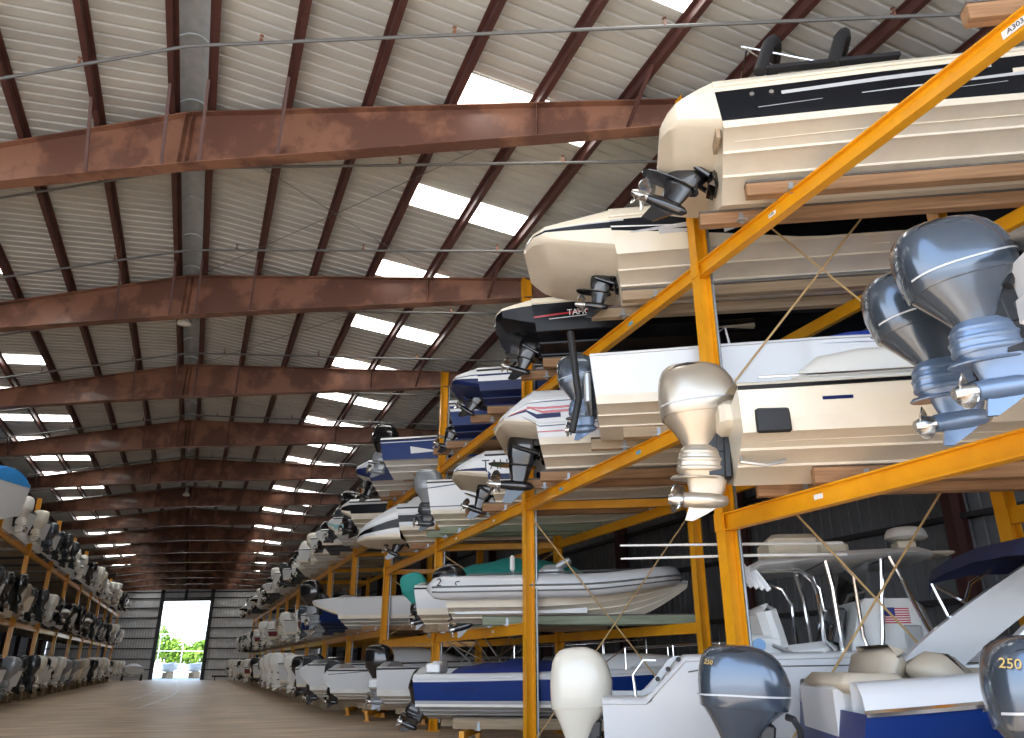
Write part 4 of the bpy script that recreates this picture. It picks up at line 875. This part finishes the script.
# floor, third bay
L_ = dict(hull=dict(L=7.0, B=2.3, D=.78, rise=.3, dead=17, cap=.10, bands=((0, 'bottom_white'), (.06, 'grey_hull'), (.18, 'blue'), (.5, 'blue'), (.88, 'white')), bot='grey_hull', deck='white', rake=.12, chine=.42), rail='white', drive=('ob', dict(n=1, H=1.3, cowl='engine_black', leg='engine_black', tilt=22, zt=.30)),
    extra=[cover('canvas_blue', .10, .52, .30), trunk(.45, .85, .7, .28), rails(.5, .4), ext_text('DAYLIGHT', .15, .13, .58, 'navy'), lambda r, H, ho: [MB().box(c_, d_, 0, None, .03).build('stern_locker', 'white', r) for c_, d_ in (((.25, -.6, .98), (.3, .5, .2)), ((.12, .4, 1.0), (.22, .6, .24)))], ])
lb = rb('cuddy_boat', L_, uX(4.8, 17.05), 17.05, .56, 'blue cuddy boat under a royal blue cover on floor bunks behind the second front post', 'blue cuddy boat', None)
R_ = dict(hull=dict(L=7.4, B=2.4, D=1.0, rise=.3, dead=17, cap=.06, bands=((0, 'bottom_white'), (.2, 'white'), (.6, 'white')), bot='bottom_white', deck='white', rake=.05), drive=('ob', dict(n=1, H=1.75, cowl='engine_black', leg='engine_grey', tilt=0, zt=.86, xo=0)), extra=[bimini(.18, .5, 1.95, 'canvas_grey'), box_part('stern_box', 'white', (-.18, 0, .62), (.4, 1.6, .26), .04), rails(.4, .45), box_part('transom_door', 'liner', (.0, -.3, .62), (.05, .5, .6), .02), lambda r, H, ho: MB().tube([(1.4, -.9, 1.1), (2.0, -.9, 1.6), (2.6, -.9, 1.1)], .02).tube([(2.2, -.9, 1.1), (2.8, -.9, 1.9), (3.4, -.9, 1.1)], .02).build('tower_frame', 'aluminium', r)])
rb('skiff', R_, uX(5.4, 22.85), 22.85, .5, 'white skiff with a canopy frame and a big black outboard on the floor', 'white skiff', None)
V3 = dict(hull=dict(L=7.0, B=2.35, D=.92, rise=.2, dead=15, cap=.06, ext=.4, ext_drop=.25, ext_lift=.3, bands=((0, 'bottom_white'), (.15, 'white'), (.6, 'white')), bot='bottom_white', deck='white'), drive=('ob', dict(n=1, H=1.45, cowl='engine_graphite', leg='engine_black', tilt=4, zt=.56)), extra=[motif(0, .2, .8, .83, .96, .99, 'decal_dark')])
rb('bay_boat', V3, uX(4.75, 25.7), 25.7, .52, 'white boat with a dark pinstripe and a graphite outboard on the floor', 'pinstriped white boat', None)
V4 = dict(hull=dict(L=7.4, B=2.4, D=1.15, rise=.2, dead=18, cap=.06, ext=.6, ext_drop=.2, ext_lift=.5, bands=((0, 'bottom_white'), (.15, 'white'), (.6, 'white')), bot='bottom_white', deck='white'), drive=('ob', dict(n=1, H=1.7, cowl='engine_graphite', tilt=0, zt=.75)), extra=[trunk(.3, .7, .8, .5)])
rb('cuddy_boat', V4, uX(4.6, 28.5), 28.5, .45, 'white cuddy boat with a dark outboard on the floor', 'white cuddy boat', None)
# low floor bunks and the trestles under some of them
for v, u, nm, zb in [(17.05, uX(5.15, 17.05), 'blue cuddy boat', .40), (22.85, uX(5.7, 22.85), 'white skiff', .30), (25.7, uX(5.3, 25.7), 'pinstriped white boat', .30), (28.5, uX(5.3, 28.5), 'white cuddy boat', .25), (11.52, .6, 'hardtop boat', 0), (8.66, 2.1, 'arch boat', .14), (5.76, 3.7, 'boat at the right edge', .14)]:
    x0 = (U * u + V * v).x
    for s, w in ((-1, 'nearer'), (1, 'farther')): bunk(v + s * .36, zb, 1, 4.4, 'wood_pale', x0, 'low floor bunk under the %s, %s side' % (nm, w), .2, 'floor bunks')
    for du, w in ((.5, 'stern'), (3.6, 'bow')):
        if zb < .2: continue
        o = empty('floor_trestle', uvz(u + du, v, 0), HEAD); tag(o, 'yellow steel trestle under the %s end of the %s' % (w, nm), 'trestle', 'floor trestles')
        MB().bar((0, -1.0, zb - .07), (0, 1.0, zb - .07), .1, .14).build('crossbar', 'yellow', o, 0)
        for y in (-.85, .85): MB().box((0, y, (zb - .14) / 2), (.1, .12, zb - .14)).box((0, y, .01), (.22, .22, .02)).build('foot', 'yellow', o, 0)
# ---------------------------------------------------------------- the long rows: a stock of boats, copied berth by berth
def H0(**k):
    d = dict(L=6.4, B=2.3, D=.95, rise=.2, dead=18, cap=.08, bands=((0, 'bottom_cream'), (.15, 'white'), (.6, 'white')), bot='bottom_white', deck='white', n=14, chine=.45); d.update(k); return d
def OB(c, n=1, H=1.5, leg=None, tilt=0, **k): return ('ob', dict(n=n, H=H, cowl=c, leg=leg, tilt=tilt, gap=.74, **k))
mat('bottom_shade', (.07, .075, .085), .55)  # hull bottoms with the shade on their undersides put into the colour
STOCK = [
 ('white boat', 'twin white outboards', H0(B=2.4, D=1.05), OB('engine_white', 2, 1.55), []),
 ('white boat', 'one black outboard', H0(bot='bottom_shade'), OB('engine_black', 1, 1.55), []),
 ('white boat', 'twin black outboards', H0(B=2.45, D=1.05, bot='bottom_shade'), OB('engine_black', 2, 1.55, tilt=6), [rails()]),
 ('blue boat', 'one grey outboard', H0(bands=((0, 'blue'), (.85, 'white')), bot='navy'), OB('engine_grey', 1, 1.55), []),
 ('cream boat', 'one gold outboard', H0(bands=((0, 'bottom_cream'), (.3, 'cream')), deck='cream'), OB('engine_gold', 1, 1.55), []),
 ('white boat', 'twin graphite outboards', H0(B=2.4, bot='bottom_shade'), OB('engine_graphite', 2, 1.55, tilt=10), []),
 ('white boat', 'one cream outboard', H0(D=1.05), OB('engine_cream', 1, 1.555, tilt=-4), [trunk(.3, .75, .8, .5)]),
 ('black banded boat', 'a black sterndrive', H0(ext=.8, ext_drop=.2, ext_lift=.2, bands=((0, 'cream'), (.25, 'gelblack'), (.8, 'white')), cap=.16), ('io', .3, 1., 25), [windshield(.5, .35)]),
 ('aqua banded boat', 'one graphite outboard', H0(ext=.5, ext_drop=.2, ext_lift=.3, bands=((0, 'bottom_cream'), (.3, 'aqua'), (.6, 'white'))), OB('engine_graphite', 1, 1.65, tilt=30), [motif(.1, .3, .82, .88, .86, .92, 'red')]),
 ('navy banded boat', 'one steel-blue outboard', H0(bands=((0, 'navy'), (.5, 'white'))), OB('engine_steel', 1, 1.555, tilt=4), []),
 ('white boat', 'triple white outboards', H0(B=2.5, D=1.15, L=7.2), OB('engine_white', 3, 1.65, tilt=-2), []),
 ('grey boat', 'one silver outboard', H0(bands=((0, 'grey_hull'), (.8, 'white')), bot='bottom_shade'), OB('engine_grey', 1, 1.55, tilt=-8), [cover('canvas_grey')]),
 ('maroon banded boat', 'one white outboard', H0(bands=((0, 'bottom_cream'), (.3, 'maroon'), (.8, 'white'))), OB('engine_white', 1, 1.65, tilt=5), []),
 ('white boat', 'a tipped white outboard', H0(), OB('engine_white', 1, 1.55, tilt=28), []),
 ('white boat', 'a tipped black outboard', H0(ext=.5, ext_drop=.1, ext_lift=.4, bot='bottom_shade'), OB('engine_black', 1, 1.55, tilt=24), []),
 ('blue-covered boat', 'one black outboard', H0(), OB('engine_black', 1, 1.6), [cover('canvas_sky', 0, .8, .6)]),
 ('blue-covered boat', 'a bare transom', H0(D=1.5), None, [cover('canvas_sky', 0, .8, .62, full=True)]),
]
PROTO = {}
def stock(i, side, u, v, z, where, group):
    hn, dn, hl, dr, ex = STOCK[i]; lab = '%s with %s, %s' % (hn, dn, where); loc = uvz(u, v, z)
    if i not in PROTO:
        PROTO[i] = o = boat('motor_boat', dict(hull=hl, drive=dr, extra=ex), loc, side, lab, 'boat', group)
    else:
        o = copy_tree(PROTO[i]); o.location = loc; o.rotation_euler = (0, 0, HEAD + (0 if side > 0 else pi)); tag(o, lab, 'boat', group)
    return o
rnd = random.Random(11)
TIER = {'R': ['floor', 'lower shelf', 'upper shelf'], 'L': ['floor', 'lower shelf', 'upper shelf']}
# right rack from the fifth bay on
RP = {(4, 1): [1, 3, 8], (4, 0): [6, 0, 8], (5, 0): [0, 3, 14], (5, 1): [10, 9, 6], (6, 0): [10, 12, 13], (6, 1): [0, 0, 15], (7, 0): [12, 4, 1], (7, 1): [1, 6, 5]}
n = 0
for b in range(4, 14):
    for j, f in enumerate((.25, .75)):
        v = lane(b, f)
        for t, z in enumerate((0, 2.75, 6.2)):
            if (b, j, t) in ((4, 0, 0), (4, 0, 1), (4, 0, 2), (4, 1, 1)): continue
            i = RP[(b, j)][t] if (b, j) in RP else rnd.choice([0, 1, 2, 4, 5, 6, 7, 10, 12, 13, 14])
            x = (4.55 if t == 0 else 5.4) + rnd.uniform(-.2, .2)
            berth = ORD[(b - 4) * 2 + j]
            stock(i, 1, uX(x, v), v, z + (.5 if t == 0 else .07), 'right rack %s, %s berth past post four' % (TIER['R'][t], berth), 'boats in the far right rows')
            if t and b < 11:
                for s, w in ((-1, 'nearer'), (1, 'farther')):
                    bunk(v + s * .31, z, 1, 3.6, 'wood_pale', 5.75, '%s timber bunk, right rack %s, %s berth past post four' % (w, TIER['R'][t], berth))
            elif t == 0 and b < 11:
                for s, w in ((-1, 'nearer'), (1, 'farther')): bunk(v + s * .36, 0, 1, 3.6, 'wood_pale', 5.1, '%s floor bunk, right side, %s berth past post four' % (w, berth), .56, 'floor bunks')
# left rack
LP = {3: ([6, 2, 4], [1, 5, 16]), 4: ([11, 2, 12], [5, 4, 6]), 5: ([6, 5, 9], [1, 0, 5]), 6: ([0, 14, 5], [11, 1, 13]), 7: ([11, 2, 12], [4, 14, 1]), 8: ([6, 2, 0], [1, 5, 6])}
for b in range(3, 13):
    for j, f in enumerate((.25, .75)):
        v = lane(b, f)
        if (b, j) == (3, 0): continue
        for t, z in enumerate((0, 3.42, 6.55)):
            i = LP[b][j][t] if b in LP else rnd.choice([0, 1, 2, 4, 5, 6, 9, 10, 11, 13, 14])
            x = XL + (.75 if t == 0 else .25) + rnd.uniform(-.2, .2); berth = ORD[(b - 3) * 2 + j - 1]
            stock(i, -1, uX(x, v), v, z + (.5 if t == 0 else .07), 'left rack %s, %s berth from the camera' % (TIER['L'][t], berth), 'boats in the left rows')
            for s, w in ((-1, 'nearer'), (1, 'farther')):
                if t: bunk(v + s * .31, z, -1, 3.4, 'wood_pale', XL - .05, '%s timber bunk, left rack %s, %s berth from the camera' % (w, TIER['L'][t], berth))
                else: bunk(v + s * .36, 0, -1, 3.4, 'wood_pale', XL + .3, '%s floor bunk, left side, %s berth from the camera' % (w, berth), .56, 'floor bunks')
# by the end wall: a skiff under white sheeting on a trailer, and a low steel rail
o = empty('trailer_boat', (-5.3, 97.0, 0), 1.75); tag(o, 'small white covered boat on a trailer beside the far doorway', 'boat on trailer')
hh = Hull(**H0(L=4.6, B=2.0, D=.7)); ho = obj('hull', hh.mesh(), o, (0, 0, .6)); obj('deck', hh.deck_mesh(), o, (0, 0, .6))
rows = [[(4.4 * q, .98 * a * (1 - .6 * max(0, q - .5)), 1.3 + (.45 * sin(pi * (.15 + .75 * q)) + .1 * sin(9 * q)) * (1 - a * a)) for a in (-1, -.6, -.2, .2, .6, 1)] for q in [k / 10 for k in range(11)]]
MB().loft(rows, 0, False, True, True).build('canvas_cover', 'vinyl_white', o, 60)
tr = MB().bar((-.2, -.7, .5), (4.0, -.6, .5), .08, .1).bar((-.2, .7, .5), (4.0, .6, .5), .08, .1).bar((4.0, 0, .5), (5.6, 0, .45), .1, .1).bar((1.2, -.9, .35), (1.2, .9, .35), .1, .1).build('trailer_frame', 'galv', o, 0)
for y in (-.95, .95): MB().loft([[(1.2 + r * cos(2 * pi * k / 18), y + d, .33 + r * sin(2 * pi * k / 18)) for k in range(18)] for r, d in ((.15, -.09), (.33, -.09), (.33, .09), (.15, .09))], 0, True, True, True).build('wheel', 'tyre', tr)
o = MB().bar((2.6, 95.6, .45), (5.2, 94.1, .45), .12, .18).bar((2.9, 95.42, 0), (2.9, 95.42, .45), .1, .1, 0, (0, 1, 0)).bar((4.9, 94.27, 0), (4.9, 94.27, .45), .1, .1, 0, (0, 1, 0)).build('guard_rail', 'steel_dark', None, 0)
tag(o, 'low dark steel guard rail in front of the end wall, right of the doorway', 'guard rail')
# ---------------------------------------------------------------- the yard beyond the far doorway
def tree(x, y, h, r, label, seed):
    o = empty('yard_tree', (x, y, 0)); tag(o, label, 'tree', 'trees in the yard'); rg = random.Random(seed)
    MB().tube([(0, 0, 0), (.1, 0, h * .3), (0, .1, h * .6)], [.22, .17, .08], 8).build('trunk', 'wood', o)
    m = MB()
    for i in range(420):
        a, b, c = rg.uniform(0, 2 * pi), rg.uniform(-1, 1), rg.random() ** .4
        p = Vector((r * c * cos(a) * sqrt(1 - b * b), r * c * sin(a) * sqrt(1 - b * b), h * .62 + h * .36 * c * b)); n = Vector((rg.uniform(-1, 1), rg.uniform(-1, 1), rg.uniform(-.3, 1))).normalized(); t = n.orthogonal().normalized(); s = rg.uniform(.25, .5) * r / 2.2; w = n.cross(t)
        m.add([p - t * s, p + w * s * .6 + n * .1, p + t * s, p - w * s * .6 - n * .1], [(0, 1, 2, 3)])
    m.build('foliage', 'leaf', o, 0)
for i, (x, y, h, r) in enumerate([(-9.5, 134, 8.0, 2.9), (-5.4, 131, 7.6, 2.5), (-2.2, 132, 5.4, 2.3), (1.2, 131, 5.2, 2.3), (4.4, 132, 6.4, 2.3), (-14.5, 138, 8.5, 3.0), (8.6, 135, 7.5, 2.8)]):
    tree(x, y, h, r, 'bright green tree in the sunlit yard, %s from the left through the doorway' % ORD[[1, 2, 3, 4, 5, 0, 6][i]], i)
o = empty('chain_fence', (-1, 122, 0)); tag(o, 'pale wire fence crossing the yard beyond the doorway', 'fence')
for i in range(9): MB().tube([(-12 + i * 3, 0, 0), (-12 + i * 3, 0, 5.6)], .06, 8).build('post', 'fence', o)
for z in (.3, 3.4, 5.6): MB().tube([(-12, 0, z), (12, 0, z)], .045, 6).build('rail', 'fence', o)
for i, (x, c) in enumerate(((-5.6, 'aqua'), (-2.6, 'white'), (.6, 'white'), (2.4, 'white'))):
    h = Hull(**H0(L=4.6, B=2.0, D=.9, bands=((0, c),))); o = empty('yard_boat', (x, 116.5 + i * .4, .7), -pi / 2 + .2); tag(o, ['pale aqua boat', 'white boat at left', 'white boat in the middle', 'white boat at right'][i] + ' parked in the yard beyond the doorway', 'boat', 'boats parked in the yard')
    obj('hull', h.mesh(), o); obj('deck', h.deck_mesh(), o); MB().box((1.2, 0, -.35), (.5, 1.2, .7), 0, None, .05).box((3.0, 0, -.3), (.5, .8, .8), 0, None, .05).build('block', 'wood_pale', o)
o = empty('yard_house', (-2.5, 160, 0), -.2); tag(o, 'white house standing behind the trees beyond the doorway', 'house')
MB().box((0, 0, 3.2), (14, 8, 6.4)).build('wall', 'label_white', o, 0); MB().prism([(-7.6, 6.3), (7.6, 6.3), (0, 9.4)], -4.5, 4.5).build('roof', 'grey_hull', o, 0)
for x in (-4, 0, 4): MB().box((x, -4.03, 3.4), (1.6, .08, 1.8)).build('window', 'decal_dark', o, 0)
# ---------------------------------------------------------------- sky, sun, camera
w = bpy.data.worlds.new('sky'); SC.world = w; w.use_nodes = True; nt = w.node_tree; bg = nt.nodes['Background']
tc = nt.nodes.new('ShaderNodeTexCoord'); sp = nt.nodes.new('ShaderNodeSeparateXYZ'); cr = nt.nodes.new('ShaderNodeValToRGB')
nt.links.new(tc.outputs['Generated'], sp.inputs[0]); nt.links.new(sp.outputs['Z'], cr.inputs[0]); nt.links.new(cr.outputs[0], bg.inputs[0])
e = cr.color_ramp.elements; e[0].position = 0; e[0].color = (.95, .97, 1, 1); e[1].position = 1; e[1].color = (.18, .38, .85, 1)
k = e.new(.22); k.color = (.62, .78, 1, 1)
bg.inputs['Strength'].default_value = 2.6
sd = bpy.data.lights.new('sun', 'SUN'); sd.energy = 7.5; sd.angle = .01; sd.color = (1, .95, .86)
so = bpy.data.objects.new('sun', sd); COL.objects.link(so); so.rotation_euler = (radians(38), 0, radians(-35))
F = 764.; px, py = 188., 665.
pitch = math.atan((py - 369) / F); yaw = math.atan((512 - px) / (F / cos(pitch)))
cd = bpy.data.cameras.new('camera'); cd.sensor_fit = 'HORIZONTAL'; cd.sensor_width = 36; cd.lens = 36 * F / 1024; cd.clip_start = .05; cd.clip_end = 900
co = bpy.data.objects.new('camera', cd); COL.objects.link(co); co.location = (0, 0, 1.6); co.rotation_euler = (pi / 2 + pitch, 0, -yaw); SC.camera = co
SC.view_settings.view_transform = 'Standard'; SC.view_settings.look = 'None'; SC.view_settings.exposure = .95; SC.view_settings.gamma = 1; SC.view_settings.use_curve_mapping = False
try:
    SC.cycles.use_denoising = True; SC.cycles.max_bounces = 8; SC.cycles.diffuse_bounces = 5; SC.cycles.sample_clamp_indirect = 6
except Exception: pass
